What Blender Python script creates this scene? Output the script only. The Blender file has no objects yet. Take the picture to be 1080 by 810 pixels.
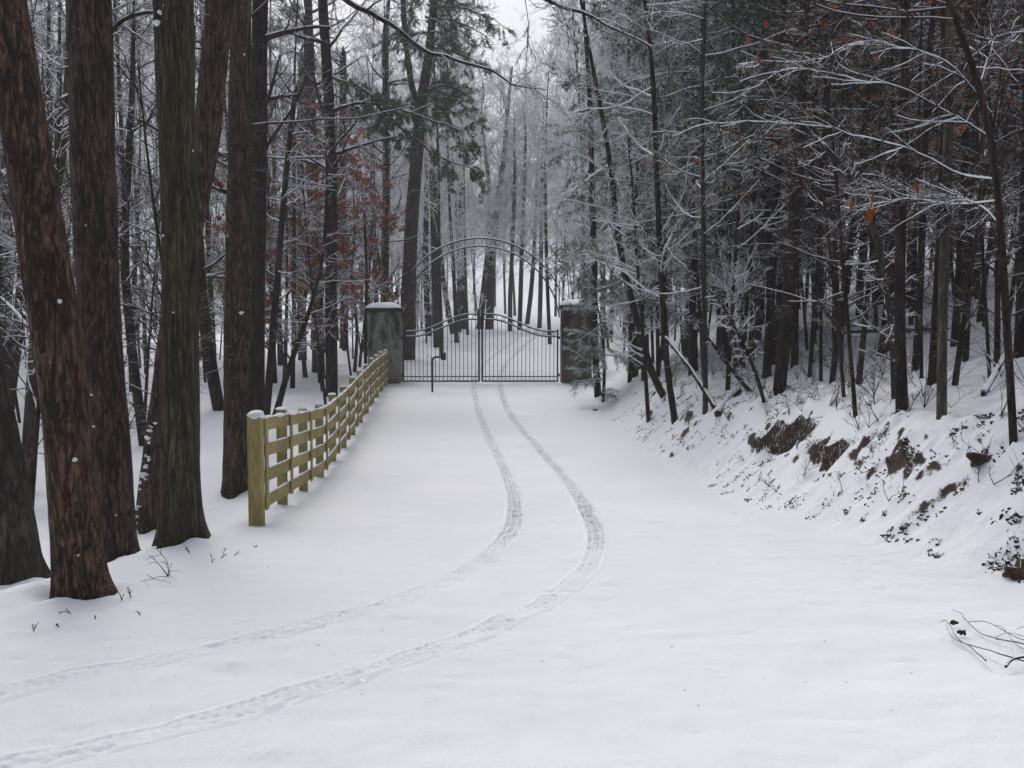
import bpy, math, random
import numpy as np

# ------------------------------------------------------------------ camera, sky, sun, exposure
SC = bpy.context.scene
FPX, CX, CY, EYE = 950.0, 540.0, 405.0, 1.7
PITCH = math.atan(55.0 / FPX)
cam_data = bpy.data.cameras.new("camera")
cam = bpy.data.objects.new("camera", cam_data)
SC.collection.objects.link(cam)
cam.location = (0, 0, EYE)
cam.rotation_euler = (math.radians(90) - PITCH, 0, 0)
cam_data.sensor_width = 36.0
cam_data.lens = FPX / 1080.0 * 36.0
cam_data.clip_start, cam_data.clip_end = 0.05, 3000
SC.camera = cam

SUN_EL, SUN_AZ = 58.0, -22.0
world = bpy.data.worlds.new("World")
SC.world = world
world.use_nodes = True
wn = world.node_tree
wn.nodes.clear()
sky = wn.nodes.new("ShaderNodeTexSky")
sky.sky_type = 'NISHITA'
sky.sun_disc = False
sky.sun_elevation = math.radians(SUN_EL)
sky.sun_rotation = math.radians(SUN_AZ)
sky.air_density, sky.dust_density, sky.ozone_density = 1.0, 7.0, 1.0
hs = wn.nodes.new("ShaderNodeHueSaturation")
hs.inputs["Saturation"].default_value = 0.6
bg = wn.nodes.new("ShaderNodeBackground")
bg.inputs["Strength"].default_value = 0.15
wo = wn.nodes.new("ShaderNodeOutputWorld")
wn.links.new(sky.outputs[0], hs.inputs["Color"])
wn.links.new(hs.outputs[0], bg.inputs[0])
wn.links.new(bg.outputs[0], wo.inputs[0])

sun_data = bpy.data.lights.new("sun", 'SUN')
sun_data.energy = 0.8
sun_data.angle = math.radians(25)
sun_data.color = (0.98, 0.99, 1.0)
sun = bpy.data.objects.new("sun", sun_data)
SC.collection.objects.link(sun)
sun.rotation_euler = (math.radians(90 - SUN_EL), 0, math.radians(180 - SUN_AZ))

SC.view_settings.view_transform = 'Standard'
SC.view_settings.look = 'None'
SC.view_settings.gamma = 1.0
SC.view_settings.exposure = -0.05
SC.render.engine = 'CYCLES'
SC.cycles.use_denoising = True
SC.cycles.denoiser = 'OPENIMAGEDENOISE'
SC.cycles.denoising_input_passes = 'RGB_ALBEDO_NORMAL'
SC.cycles.denoising_prefilter = 'ACCURATE'
SC.cycles.max_bounces = 6
SC.cycles.diffuse_bounces = 5
SC.cycles.glossy_bounces = 2
SC.cycles.volume_bounces = 2
SC.cycles.transparent_max_bounces = 4
SC.cycles.use_adaptive_sampling = True
SC.cycles.adaptive_threshold = 0.02
SC.cycles.sample_clamp_indirect = 6.0

COL = SC.collection
RNG = np.random.default_rng(11)

# ------------------------------------------------------------------ noise
_pr = np.random.default_rng(5)
PERM = _pr.permutation(512).astype(np.int64)
VAL = _pr.random(512) * 2 - 1


def vnoise(x, y, z=0.0):
    x, y, z = np.broadcast_arrays(np.asarray(x, float), np.asarray(y, float), np.asarray(z, float))
    xi, yi, zi = np.floor(x).astype(np.int64), np.floor(y).astype(np.int64), np.floor(z).astype(np.int64)
    fx, fy, fz = x - xi, y - yi, z - zi
    u, v, w = [f * f * (3 - 2 * f) for f in (fx, fy, fz)]

    def g(a, b, c):
        return VAL[PERM[(PERM[(PERM[(xi + a) & 511] + yi + b) & 511] + zi + c) & 511]]
    x00 = g(0, 0, 0) * (1 - u) + g(1, 0, 0) * u
    x10 = g(0, 1, 0) * (1 - u) + g(1, 1, 0) * u
    x01 = g(0, 0, 1) * (1 - u) + g(1, 0, 1) * u
    x11 = g(0, 1, 1) * (1 - u) + g(1, 1, 1) * u
    return (x00 * (1 - v) + x10 * v) * (1 - w) + (x01 * (1 - v) + x11 * v) * w


def fbm(x, y, z=0.0, o=4):
    s, a, t = 0.0, 1.0, 0.0
    for i in range(o):
        s = s + a * vnoise(np.asarray(x) * 2 ** i + 17.3 * i, np.asarray(y) * 2 ** i + 9.1 * i, np.asarray(z) * 2 ** i)
        t += a
        a *= 0.5
    return s / t


def sstep(a, b, x):
    t = np.clip((np.asarray(x, float) - a) / (b - a), 0, 1)
    return t * t * (3 - 2 * t)


# ------------------------------------------------------------------ terrain
PR_Y = np.array([-60, -10, 0, 4, 7, 9.5, 12, 14, 17, 20, 24, 28, 34, 40, 50, 60, 80, 100, 150, 220, 400.])
PR_Z = np.array([.3, .1, 0, -.1, -.21, -.36, -.56, -.66, -.6, -.42, -.18, 0.0, .30, .62, 1.12, 1.75, 3.6, 8.5, 30, 60, 75.])
_gy = np.arange(-60, 400, 0.25)
_gz = np.interp(_gy, PR_Y, PR_Z)
_k = np.hanning(13); _k /= _k.sum()
_gz = np.convolve(np.pad(_gz, 6, mode='edge'), _k, 'valid')


def road_z(y):
    return np.interp(y, _gy, _gz)


def foot_x(y):
    return np.interp(y, [-30, -10, 0, 3, 5, 6.7, 7.3, 11, 15.6, 21, 28, 34, 40, 60, 120],
                     [14, 10, 6.6, 5.0, 4.25, 3.8, 3.5, 3.0, 2.6, 2.25, 1.95, 2.4, 3.2, 5.5, 10])


def left_x(y):
    return np.interp(y, [5.0, 5.3, 5.7, 6.1, 7.5, 9.5, 14, 28.7, 40, 60], [-60, -12, -5.2, -3.6, -3.05, -2.85, -3.1, -4.1, -4.6, -6])


def terrain(x, y):
    x, y = np.broadcast_arrays(np.asarray(x, float), np.asarray(y, float))
    z = road_z(y)
    # right bank
    d = x - foot_x(y)
    H = np.interp(y, [-10, 0, 6, 10, 13, 16, 20, 25, 30, 40], [.5, .8, .95, 1.1, 1.15, 1.05, .8, .45, .3, .3])
    dd = np.maximum(d, 0)
    edge = 0.85 + 0.18 * vnoise(y * 0.9, 3.3)
    bank = H * sstep(0, 1.0, dd / (edge + 0.45)) + 0.31 * 38 * np.tanh(np.maximum(dd - 0.9, 0) / 38)
    # undercut soil ledges near the lip
    m = (np.exp(-((y - 12.55) / .72) ** 4) + 0.8 * np.exp(-((y - 10.85) / .38) ** 4) + .3 * np.exp(-((y - 9.4) / .14) ** 2)
         + .35 * np.exp(-((y - 16.8) / .4) ** 2) + .3 * np.exp(-((y - 19.5) / .4) ** 2))
    m = m * np.clip(0.8 + 0.6 * fbm(x * 1.2, y * 3.6, 7.7, 3), .3, 1.1)
    lip = edge + 0.14 * vnoise(y * 3.1, 8.8) + .07 * vnoise(y * 9, 2.8)
    notch = np.where(d < lip, np.exp(-((d - lip) / 0.27) ** 2), np.exp(-((d - lip) / 0.02) ** 2))
    z = z + bank - 0.33 * m * notch + .05 * m * np.exp(-((d - lip - .16) / .14) ** 2)
    on = sstep(0.0, .35, d) * (1 - sstep(3.0, 9.0, d)) * sstep(2, 5, y) * (1 - sstep(22, 27, y))
    lump = np.maximum(fbm(x * 2.6, y * 2.6, 1.0, 4), -0.15)
    pat = sstep(-.25, .35, fbm(x * .9, y * .9, 11.0, 2))
    rough = np.maximum(vnoise(x * 5.2, y * 5.2, 4.0), -.1) * .075 + np.maximum(vnoise(x * 9.5, y * 9.5, 14.0), 0) * .06
    z = z + on * (0.085 * lump + rough * (.35 + .9 * pat))
    # left verge and forest floor
    e = left_x(y) - x
    near = 1 - sstep(14, 26, y)
    ee = np.maximum(e, 0)
    z = z - (0.10 + 0.16 * near) * sstep(0, 1.3, ee) + 0.09 * 28 * np.tanh(np.maximum(ee - 9, 0) / 28)
    z = z + sstep(0.2, 2.0, ee) * (0.16 * fbm(x * .35, y * .35, 2.0, 3) + 0.03 * fbm(x * 1.9, y * 1.9, 5.0, 2))
    # low rim of snow along the lip
    z = z + 0.05 * np.exp(-((e - 0.1) / 0.35) ** 2) * near
    # general undulation
    far = sstep(30, 70, np.hypot(x, y))
    z = z + far * 0.7 * fbm(x * .06, y * .06, 3.0, 3)
    z = z + far * sstep(18, 60, np.abs(x)) * 12.0
    z = z + 0.02 * fbm(x * .9, y * .9, 6.0, 2) + 0.022 * fbm(x * 1.6 + y * .9, y * 3.6, 9.0, 3) + .012 * fbm(x * 6, y * 8, 29.0, 2) - .014 * sstep(.42, .62, fbm(x * 7.5, y * 7.5, 19.0, 2))
    return z


def tz(x, y):
    return float(terrain(x, y))


_c, _s = math.cos(PITCH), math.sin(PITCH)


def ray(px, py):
    u, v = (px - CX) / FPX, -(py - CY) / FPX
    d = np.array([u, _c + v * _s, -_s + v * _c])
    return d / d[1]


def at(px, py, Y):
    d = ray(px, py)
    return np.array([d[0] * Y, Y, EYE + d[2] * Y])


def hit(px, py):
    d = ray(px, py)
    Y = np.concatenate([np.arange(2.0, 40, .01), np.arange(40, 200, .1)])
    gap = EYE + d[2] * Y - terrain(d[0] * Y, Y)
    i = np.argmax(gap < 0) if (gap < 0).any() else len(Y) - 1
    y = Y[i]
    return np.array([d[0] * y, y, tz(d[0] * y, y)])


# ------------------------------------------------------------------ node helpers
def nd(nt, typ, ins=None, **props):
    n = nt.nodes.new(typ)
    for k, v in props.items():
        setattr(n, k, v)
    for k, v in (ins or {}).items():
        s = n.inputs[k]
        if isinstance(v, bpy.types.NodeSocket):
            nt.links.new(v, s)
        else:
            s.default_value = v
    return n


def new_mat(name, rough=0.85, spec=0.2):
    m = bpy.data.materials.new(name)
    m.use_nodes = True
    nt = m.node_tree
    b = nt.nodes["Principled BSDF"]
    b.inputs["Roughness"].default_value = rough
    b.inputs["Specular IOR Level"].default_value = spec
    return m, nt, b


def c4(c):
    return (c[0], c[1], c[2], 1.0)


def noise_tex(nt, vec, scale, detail=4.0, rough=.6):
    return nd(nt, "ShaderNodeTexNoise", {"Vector": vec, "Scale": scale, "Detail": detail, "Roughness": rough}).outputs[0]


def maprange(nt, val, a, b, c=0.0, d=1.0):
    return nd(nt, "ShaderNodeMapRange", {0: val, 1: a, 2: b, 3: c, 4: d}).outputs[0]


def math_n(nt, op, a, b=0.0):
    return nd(nt, "ShaderNodeMath", {0: a, 1: b}, operation=op).outputs[0]


def mixc(nt, fac, a, b):
    n = nd(nt, "ShaderNodeMix", data_type='RGBA')
    for s, v in ((n.inputs[0], fac), (n.inputs[6], a), (n.inputs[7], b)):
        if isinstance(v, bpy.types.NodeSocket):
            nt.links.new(v, s)
        else:
            s.default_value = v if not isinstance(v, tuple) else c4(v)
    return n.outputs[2]


SNOW = (0.83, 0.865, 0.92)


def coords(nt, stretch=(1, 1, 1)):
    tc = nd(nt, "ShaderNodeTexCoord").outputs["Object"]
    return nd(nt, "ShaderNodeMapping", {"Vector": tc, "Scale": stretch}).outputs[0]


def snow_fac(nt, thr, soft, amp, scale):
    g = nd(nt, "ShaderNodeNewGeometry")
    z = nd(nt, "ShaderNodeSeparateXYZ", {0: g.outputs["Normal"]}).outputs[2]
    n = noise_tex(nt, coords(nt), scale, 3)
    v = math_n(nt, 'ADD', z, math_n(nt, 'MULTIPLY', math_n(nt, 'SUBTRACT', n, 0.5), amp))
    return maprange(nt, v, thr - soft, thr + soft)


def plain(name, col, rough=.7, spec=.3, metal=0.0, var=.25, vscale=8.0, bump=0.0):
    m, nt, b = new_mat(name, rough, spec)
    v = coords(nt)
    n = noise_tex(nt, v, vscale, 5)
    dark = tuple(x * (1 - var) for x in col)
    light = tuple(min(1, x * (1 + var)) for x in col)
    nt.links.new(mixc(nt, maprange(nt, n, .3, .7), dark, light), b.inputs["Base Color"])
    b.inputs["Metallic"].default_value = metal
    if bump:
        bp = nd(nt, "ShaderNodeBump", {"Height": noise_tex(nt, v, vscale * 4, 4), "Strength": bump, "Distance": 0.01})
        nt.links.new(bp.outputs[0], b.inputs["Normal"])
    return m


def bark(name, c1, c2, thr=.55, soft=.12, amp=.5, sscale=9.0, stretch=(9, 9, 1.6), bump=.9, specks=0.0, moss=None, dist=0.02):
    m, nt, b = new_mat(name, .9, .12)
    v = coords(nt, stretch)
    n = noise_tex(nt, v, 3.0, 6, .65)
    col = mixc(nt, maprange(nt, n, .32, .68), c1, c2)
    warp = nd(nt, "ShaderNodeVectorMath", {0: v, 1: nd(nt, "ShaderNodeVectorMath", {0: nd(nt, "ShaderNodeTexNoise", {"Vector": v, "Scale": .6}).outputs[1], 1: (1.6, 1.6, 1.6)}, operation='MULTIPLY').outputs[0]}, operation='ADD').outputs[0]
    r1 = math_n(nt, 'ABSOLUTE', math_n(nt, 'SUBTRACT', noise_tex(nt, warp, .9, 2.5, .55), .5))
    r2 = math_n(nt, 'ABSOLUTE', math_n(nt, 'SUBTRACT', noise_tex(nt, warp, 2.1, 2, .5), .5))
    plate = math_n(nt, 'MULTIPLY', maprange(nt, r1, .0, .085), maprange(nt, r2, -.03, .07))
    n = math_n(nt, 'ADD', math_n(nt, 'MULTIPLY', n, .5), math_n(nt, 'MULTIPLY', plate, .5))
    col = mixc(nt, plate, tuple(x * .55 for x in c1), col)
    flake = noise_tex(nt, coords(nt, (1, 1, .45)), 34.0, 5, .75)
    n = math_n(nt, 'ADD', math_n(nt, 'MULTIPLY', n, .8), math_n(nt, 'MULTIPLY', flake, .35))
    col = mixc(nt, maprange(nt, flake, .32, .50), tuple(x * .9 for x in c1), col)
    big = noise_tex(nt, coords(nt), 1.7, 3)
    col = mixc(nt, maprange(nt, big, .35, .75, 0, .5), col, tuple(x * .6 for x in c1))
    if moss:
        col = mixc(nt, maprange(nt, noise_tex(nt, coords(nt, (1, 1, .4)), 3.5, 5), .42, .7, 0, .5), col, moss)
    f = snow_fac(nt, thr, soft, amp, sscale)
    if specks:
        sp = noise_tex(nt, coords(nt, (1, 1, .7)), 8.0, 5, .75)
        f = math_n(nt, 'MAXIMUM', f, maprange(nt, sp, .74 - specks, .76 - specks))
    nt.links.new(mixc(nt, f, col, SNOW), b.inputs["Base Color"])
    if bump:
        bp = nd(nt, "ShaderNodeBump", {"Height": n, "Strength": bump, "Distance": dist})
        nt.links.new(bp.outputs[0], b.inputs["Normal"])
    return m


M = {}
# snow with soil where the slope is too steep to hold it
m, nt, b = new_mat("snow_ground", .65, .25)
v = coords(nt)
g = nd(nt, "ShaderNodeNewGeometry")
zz = nd(nt, "ShaderNodeSeparateXYZ", {0: g.outputs["Normal"]}).outputs[2]
nz = math_n(nt, 'ADD', zz, math_n(nt, 'MULTIPLY', math_n(nt, 'SUBTRACT', noise_tex(nt, v, 5.0, 6, .7), .5), .45))
f = maprange(nt, nz, .50, .55)
soil = mixc(nt, maprange(nt, noise_tex(nt, v, 14, 5), .3, .7), (.010, .007, .005), (.075, .038, .022))
tint = mixc(nt, maprange(nt, noise_tex(nt, v, .5, 4), .35, .65), (.795, .835, .90), (.845, .878, .935))
nt.links.new(mixc(nt, f, soil, tint), b.inputs["Base Color"])
h1 = noise_tex(nt, v, 9.0, 6, .6)
h2 = noise_tex(nt, v, 90.0, 3, .6)
hh = math_n(nt, 'ADD', h1, math_n(nt, 'MULTIPLY', h2, .25))
bp = nd(nt, "ShaderNodeBump", {"Height": hh, "Strength": .6, "Distance": .03})
nt.links.new(bp.outputs[0], b.inputs["Normal"])
M["ground"] = m

m, nt, b = new_mat("pressed_snow", .7, .2)
v = coords(nt)
at_n = nd(nt, "ShaderNodeAttribute", attribute_name="pack")
grit = noise_tex(nt, v, 60, 4)
f = math_n(nt, 'MULTIPLY', at_n.outputs["Fac"], maprange(nt, grit, .25, .6, .45, 1))
nt.links.new(mixc(nt, f, (.82, .855, .915), (.22, .225, .245)), b.inputs["Base Color"])
bp = nd(nt, "ShaderNodeBump", {"Height": noise_tex(nt, v, 70.0, 4), "Strength": .35, "Distance": .01})
nt.links.new(bp.outputs[0], b.inputs["Normal"])
M["track"] = m

m, nt, b = new_mat("fresh_snow", .65, .2)
v = coords(nt)
b.inputs["Base Color"].default_value = c4(SNOW)
bp = nd(nt, "ShaderNodeBump", {"Height": noise_tex(nt, v, 30.0, 4), "Strength": .5, "Distance": .01})
nt.links.new(bp.outputs[0], b.inputs["Normal"])
M["snow"] = m

M["bark_red"] = bark("bark_red", (.040, .027, .020), (.29, .175, .118), thr=.8, specks=.03, stretch=(13, 13, 2.6), bump=1.0, dist=.035)
M["bark_red2"] = bark("bark_red2", (.040, .028, .023), (.245, .158, .118), thr=.8, specks=.035, stretch=(14, 14, 2.4), bump=1.0, dist=.035)
M["bark_green"] = bark("bark_green", (.036, .031, .020), (.235, .20, .122), thr=.8, specks=.045, stretch=(20, 20, 1.5), bump=1.0, moss=(.062, .055, .030), dist=.03)
M["bark_dark"] = bark("bark_dark", (.020, .014, .011), (.095, .064, .046), thr=.62, specks=.02, bump=.8)
M["bark_grey"] = bark("bark_grey", (.036, .030, .025), (.145, .118, .094), thr=.55, specks=.03, bump=.7, moss=(.05, .052, .03))
M["bark_pale"] = bark("bark_pale", (.06, .052, .042), (.19, .165, .13), thr=.55, specks=.03, bump=.6)
M["twig"] = bark("twig", (.036, .026, .021), (.11, .082, .066), thr=.38, soft=.2, amp=.8, sscale=6, bump=0)
M["twig_dark"] = bark("twig_dark", (.034, .022, .016), (.110, .074, .056), thr=.84, soft=.12, amp=.7, sscale=6, bump=0)
M["twig_frost"] = bark("twig_frost", (.44, .43, .425), (.70, .69, .69), thr=-.05, soft=.25, amp=.7, sscale=5, bump=0)


def needle_mat(name, c1, c2, thr, soft, amp):
    m, nt, b = new_mat(name, .7, .2)
    n = noise_tex(nt, coords(nt), 2.5, 4)
    col = mixc(nt, maprange(nt, n, .3, .7), c1, c2)
    f = snow_fac(nt, thr, soft, amp, 5.0)
    nt.links.new(mixc(nt, f, col, SNOW), b.inputs["Base Color"])
    return m


M["needle"] = needle_mat("needle", (.022, .042, .020), (.055, .085, .042), .78, .2, .9)
M["needle_mid"] = needle_mat("needle_mid", (.040, .080, .036), (.100, .160, .080), .78, .2, .8)
M["needle_frost"] = needle_mat("needle_frost", (.085, .135, .095), (.20, .27, .205), .45, .3, .8)
M["leaf"] = plain("dry_leaf", (.34, .125, .06), .8, .1, var=.5, vscale=3)
M["leaf_orange"] = plain("orange_leaf", (.27, .07, .022), .7, .15, var=.3, vscale=6)
M["rust"] = plain("rusted_iron", (.02, .02, .024), .55, .4, .3, .3, 30)
M["iron"] = plain("dark_painted_iron", (.018, .019, .030), .45, .45, .2, .3, 20)
M["box"] = plain("black_box", (.014, .014, .016), .5, .4, 0, .2, 20)

# board wood
m, nt, b = new_mat("treated_pine", .75, .2)
v = coords(nt, (3, 3, 40))
n = noise_tex(nt, v, 2.5, 6, .6)
col = mixc(nt, maprange(nt, n, .3, .7), (.19, .155, .055), (.50, .42, .165))
col = mixc(nt, maprange(nt, noise_tex(nt, coords(nt), 1.3, 3), .4, .7, 0, .6), col, (.16, .125, .06))
nt.links.new(mixc(nt, snow_fac(nt, .8, .1, .3, 12), col, SNOW), b.inputs["Base Color"])
bp = nd(nt, "ShaderNodeBump", {"Height": n, "Strength": .4, "Distance": .006})
nt.links.new(bp.outputs[0], b.inputs["Normal"])
M["wood"] = m
m2 = m.copy(); m2.name = "treated_pine_post"
for nn in m2.node_tree.nodes:
    if nn.type == 'MAPPING' and tuple(nn.inputs["Scale"].default_value) == (3, 3, 40):
        nn.inputs["Scale"].default_value = (40, 40, 3)
M["wood_post"] = m2


def concrete(name, base, stain, amt):
    m, nt, b = new_mat(name, .9, .15)
    v = coords(nt)
    col = mixc(nt, maprange(nt, noise_tex(nt, v, 9, 8, .75), .38, .62), tuple(x * .6 for x in base), tuple(x * 1.15 for x in base))
    st = noise_tex(nt, coords(nt, (2.4, 2.4, .7)), 1.6, 6, .65)
    z = nd(nt, "ShaderNodeSeparateXYZ", {0: v}).outputs[2]
    topz = maprange(nt, z, .6, 2.4, 0, .22)
    col = mixc(nt, maprange(nt, math_n(nt, 'ADD', st, topz), .62 - amt, .78 - amt, 0, .93), col, stain)
    col = mixc(nt, maprange(nt, z, .35, .0, 0, .7), col, (.10, .075, .045))
    f = maprange(nt, noise_tex(nt, v, 18, 4, .7), .70, .73)
    col = mixc(nt, f, col, (.7, .72, .74))
    nt.links.new(col, b.inputs["Base Color"])
    bp = nd(nt, "ShaderNodeBump", {"Height": noise_tex(nt, v, 25, 6), "Strength": .5, "Distance": .02})
    nt.links.new(bp.outputs[0], b.inputs["Normal"])
    return m


M["concrete_l"] = concrete("stained_concrete", (.27, .275, .24), (.035, .035, .028), 0.05)
M["concrete_r"] = concrete("mossy_concrete", (.12, .11, .09), (.035, .030, .024), .10)
M["cap"] = plain("dark_stone_cap", (.035, .036, .04), .8, .2, 0, .3, 10, .4)
m, nt, b = new_mat("bank_debris", .9, .1)
v = coords(nt)
col = mixc(nt, maprange(nt, noise_tex(nt, v, 3, 5), .35, .65), (.02, .016, .014), (.075, .05, .035))
nt.links.new(mixc(nt, snow_fac(nt, .66, .08, .5, 14), col, SNOW), b.inputs["Base Color"])
M["debris"] = m
m, nt, b = new_mat("brown_rock", .9, .15)
v = coords(nt)
col = mixc(nt, maprange(nt, noise_tex(nt, v, 9, 6, .7), .35, .65), (.022, .016, .013), (.11, .07, .048))
nt.links.new(mixc(nt, snow_fac(nt, .93, .06, .35, 16), col, SNOW), b.inputs["Base Color"])
bp = nd(nt, "ShaderNodeBump", {"Height": noise_tex(nt, v, 22, 6, .7), "Strength": .8, "Distance": .02})
nt.links.new(bp.outputs[0], b.inputs["Normal"])
M["rock"] = m


# ------------------------------------------------------------------ mesh helpers
class MB:
    def __init__(s):
        s.V, s.Q, s.T, s.qm, s.tm, s.n, s.attr = [], [], [], [], [], 0, {}

    def add(s, V, Q=None, T=None, mi=0):
        V = np.asarray(V, np.float32).reshape(-1, 3)
        if Q is not None and len(Q):
            Q = np.asarray(Q, np.int64).reshape(-1, 4); s.Q.append(Q + s.n); s.qm.append(np.full(len(Q), mi))
        if T is not None and len(T):
            T = np.asarray(T, np.int64).reshape(-1, 3); s.T.append(T + s.n); s.tm.append(np.full(len(T), mi))
        s.V.append(V); s.n += len(V)

    def tubes(s, P, R, k=4, mi=0, cap=False):
        """P (m,n,3), R (m,n): m tapering tubes"""
        P = np.asarray(P, float); R = np.asarray(R, float)
        if P.ndim == 2:
            P, R = P[None], R[None]
        m, n, _ = P.shape
        if m == 0:
            return
        T = np.gradient(P, axis=1)
        T /= np.linalg.norm(T, axis=2, keepdims=True) + 1e-9
        sc3 = np.abs(T).max(1)                              # how close each axis comes to the run of the tube
        oth = np.where((sc3[:, 0] <= sc3[:, 1])[:, None], np.array([1., 0, 0]), np.array([0, 1., 0]))
        ref = np.where((sc3[:, 2] > .9)[:, None], oth, np.array([0, 0, 1.]))[:, None, :]
        A = np.cross(np.broadcast_to(ref, T.shape), T); A /= np.linalg.norm(A, axis=2, keepdims=True) + 1e-9
        B = np.cross(T, A)
        a = np.arange(k) * 2 * np.pi / k + (np.pi / 4 if k == 4 else np.pi / 2)
        ring = P[:, :, None] + R[:, :, None, None] * (np.cos(a)[None, None, :, None] * A[:, :, None] + np.sin(a)[None, None, :, None] * B[:, :, None])
        idx = np.arange(m * n * k).reshape(m, n, k)
        a0, a1 = idx[:, :-1], idx[:, 1:]
        Q = np.stack([a0, np.roll(a0, -1, 2), np.roll(a1, -1, 2), a1], -1).reshape(-1, 4)
        Tt = None
        if cap:
            i0, i1 = idx[:, 0], idx[:, -1]
            Tt = np.concatenate([np.stack([i1[:, 0], i1[:, j], i1[:, j + 1]], -1) for j in range(1, k - 1)]
                                + [np.stack([i0[:, 0], i0[:, j + 1], i0[:, j]], -1) for j in range(1, k - 1)])
        s.add(ring.reshape(-1, 3), Q, Tt, mi)

    def box(s, c, size, rot=None, mi=0, bev=0.0):
        c = np.asarray(c, float); h = np.asarray(size, float) / 2
        sg = np.array([[x, y, z] for x in (-1, 1) for y in (-1, 1) for z in (-1, 1)], float)
        if bev:
            V, = [[]]
            vid = {}
            for i, g in enumerate(sg):
                for ax in range(3):
                    p = g * (h - bev); p[ax] = g[ax] * h[ax]
                    vid[(i, ax)] = len(V); V.append(p)
            V = np.array(V)
            Q, T = [], []
            for ax in range(3):
                for sgn in (-1, 1):
                    f = [i for i in range(8) if sg[i][ax] == sgn]
                    o = [f[0], f[1], f[3], f[2]]
                    Q.append([vid[(i, ax)] for i in o])
            for i in range(8):
                T.append([vid[(i, 0)], vid[(i, 1)], vid[(i, 2)]])
                for j in range(i + 1, 8):
                    df = [ax for ax in range(3) if sg[i][ax] != sg[j][ax]]
                    if len(df) == 1:
                        o = [ax for ax in range(3) if ax != df[0]]
                        Q.append([vid[(i, o[0])], vid[(j, o[0])], vid[(j, o[1])], vid[(i, o[1])]])
            # orient outward
            def fix(L):
                out = []
                for q in L:
                    p = V[q]; nn = np.cross(p[1] - p[0], p[2] - p[0])
                    out.append(q if np.dot(nn, p.mean(0)) > 0 else q[::-1])
                return out
            Q, T = fix(Q), fix(T)
        else:
            V = sg * h
            Q = [[0, 1, 3, 2], [4, 6, 7, 5], [0, 4, 5, 1], [2, 3, 7, 6], [0, 2, 6, 4], [1, 5, 7, 3]]
            T = None
        if rot is not None:
            V = V @ np.asarray(rot, float).T
        s.add(V + c, Q, T, mi)

    def bar(s, p0, p1, w, t, mi=0, bev=0.0):
        """box from p0 to p1, height w (upright), thickness t"""
        p0, p1 = np.asarray(p0, float), np.asarray(p1, float)
        X = p1 - p0; L = np.linalg.norm(X); X /= L
        up = np.array([0, 0, 1.]) if abs(X[2]) < .95 else np.array([0, 1., 0])
        Yv = np.cross(up, X); Yv /= np.linalg.norm(Yv); Z = np.cross(X, Yv)
        s.box((p0 + p1) / 2, (L, t, w), np.stack([X, Yv, Z], 1), mi, bev)

    def mesh(s, name, mats, smooth=True):
        me = bpy.data.meshes.new(name)
        V = np.concatenate(s.V) if s.V else np.zeros((0, 3), np.float32)
        Q = np.concatenate(s.Q) if s.Q else np.zeros((0, 4), int)
        T = np.concatenate(s.T) if s.T else np.zeros((0, 3), int)
        me.vertices.add(len(V)); me.vertices.foreach_set("co", V.astype(np.float32).ravel())
        nl = Q.size + T.size
        me.loops.add(nl); me.loops.foreach_set("vertex_index", np.concatenate([Q.ravel(), T.ravel()]).astype(np.int32))
        me.polygons.add(len(Q) + len(T))
        st = np.concatenate([np.arange(len(Q)) * 4, Q.size + np.arange(len(T)) * 3]).astype(np.int32)
        me.polygons.foreach_set("loop_start", st)
        mi = np.concatenate(s.qm + s.tm) if (s.qm or s.tm) else np.zeros(0)
        me.polygons.foreach_set("material_index", mi.astype(np.int32))
        me.polygons.foreach_set("use_smooth", np.full(len(st), smooth))
        for k_, a in s.attr.items():
            at_ = me.attributes.new(k_, 'FLOAT', 'POINT'); at_.data.foreach_set("value", np.asarray(a, np.float32).ravel())
        me.update(calc_edges=True)
        for x in (mats if isinstance(mats, (list, tuple)) else [mats]):
            me.materials.append(x)
        return me

    def build(s, name, mats, parent=None, smooth=True):
        return link(name, s.mesh(name, mats, smooth), parent)


def link(name, me, parent=None):
    o = bpy.data.objects.new(name, me)
    COL.objects.link(o)
    if parent is not None:
        o.parent = parent
    return o


def tag(o, label, cat, group=None):
    o["label"] = label; o["category"] = cat
    if group:
        o["group"] = group
    return o


def thing(name, label, cat, loc=(0, 0, 0), group=None):
    o = bpy.data.objects.new(name, None)
    o.empty_display_size = .2
    COL.objects.link(o)
    o.location = loc
    return tag(o, label, cat, group)


def struct(o, kind="structure"):
    o["kind"] = kind
    return o


def lump(bm, c, r, rng, squash=(1, 1, .7), mi=0, res=(9, 7), amp=.3, base=None):
    """an uneven rounded lump"""
    nu, nv = res
    th = np.linspace(0, 2 * np.pi, nu, endpoint=False); ph = np.linspace(.12, np.pi - .12, nv)
    TH, PH = np.meshgrid(th, ph)
    d = np.stack([np.sin(PH) * np.cos(TH), np.sin(PH) * np.sin(TH), np.cos(PH)], -1)
    off = rng.random(3) * 40
    rr = 1 + amp * vnoise(d[..., 0] * 1.6 + off[0], d[..., 1] * 1.6 + off[1], d[..., 2] * 1.6 + off[2])
    V = d * rr[..., None] * np.asarray(squash) * r
    V = V.reshape(-1, 3)
    Vt = np.vstack([V, [0, 0, r * squash[2]], [0, 0, -r * squash[2]]])
    idx = np.arange(nu * nv).reshape(nv, nu)
    Q = np.stack([idx[:-1], idx[1:], np.roll(idx[1:], -1, 1), np.roll(idx[:-1], -1, 1)], -1).reshape(-1, 4)
    a, bt = nu * nv, nu * nv + 1
    T = [[a, idx[0, j], idx[0, (j + 1) % nu]] for j in range(nu)] + [[bt, idx[-1, (j + 1) % nu], idx[-1, j]] for j in range(nu)]
    bm.add(Vt + np.asarray(c), Q, T, mi)


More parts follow.
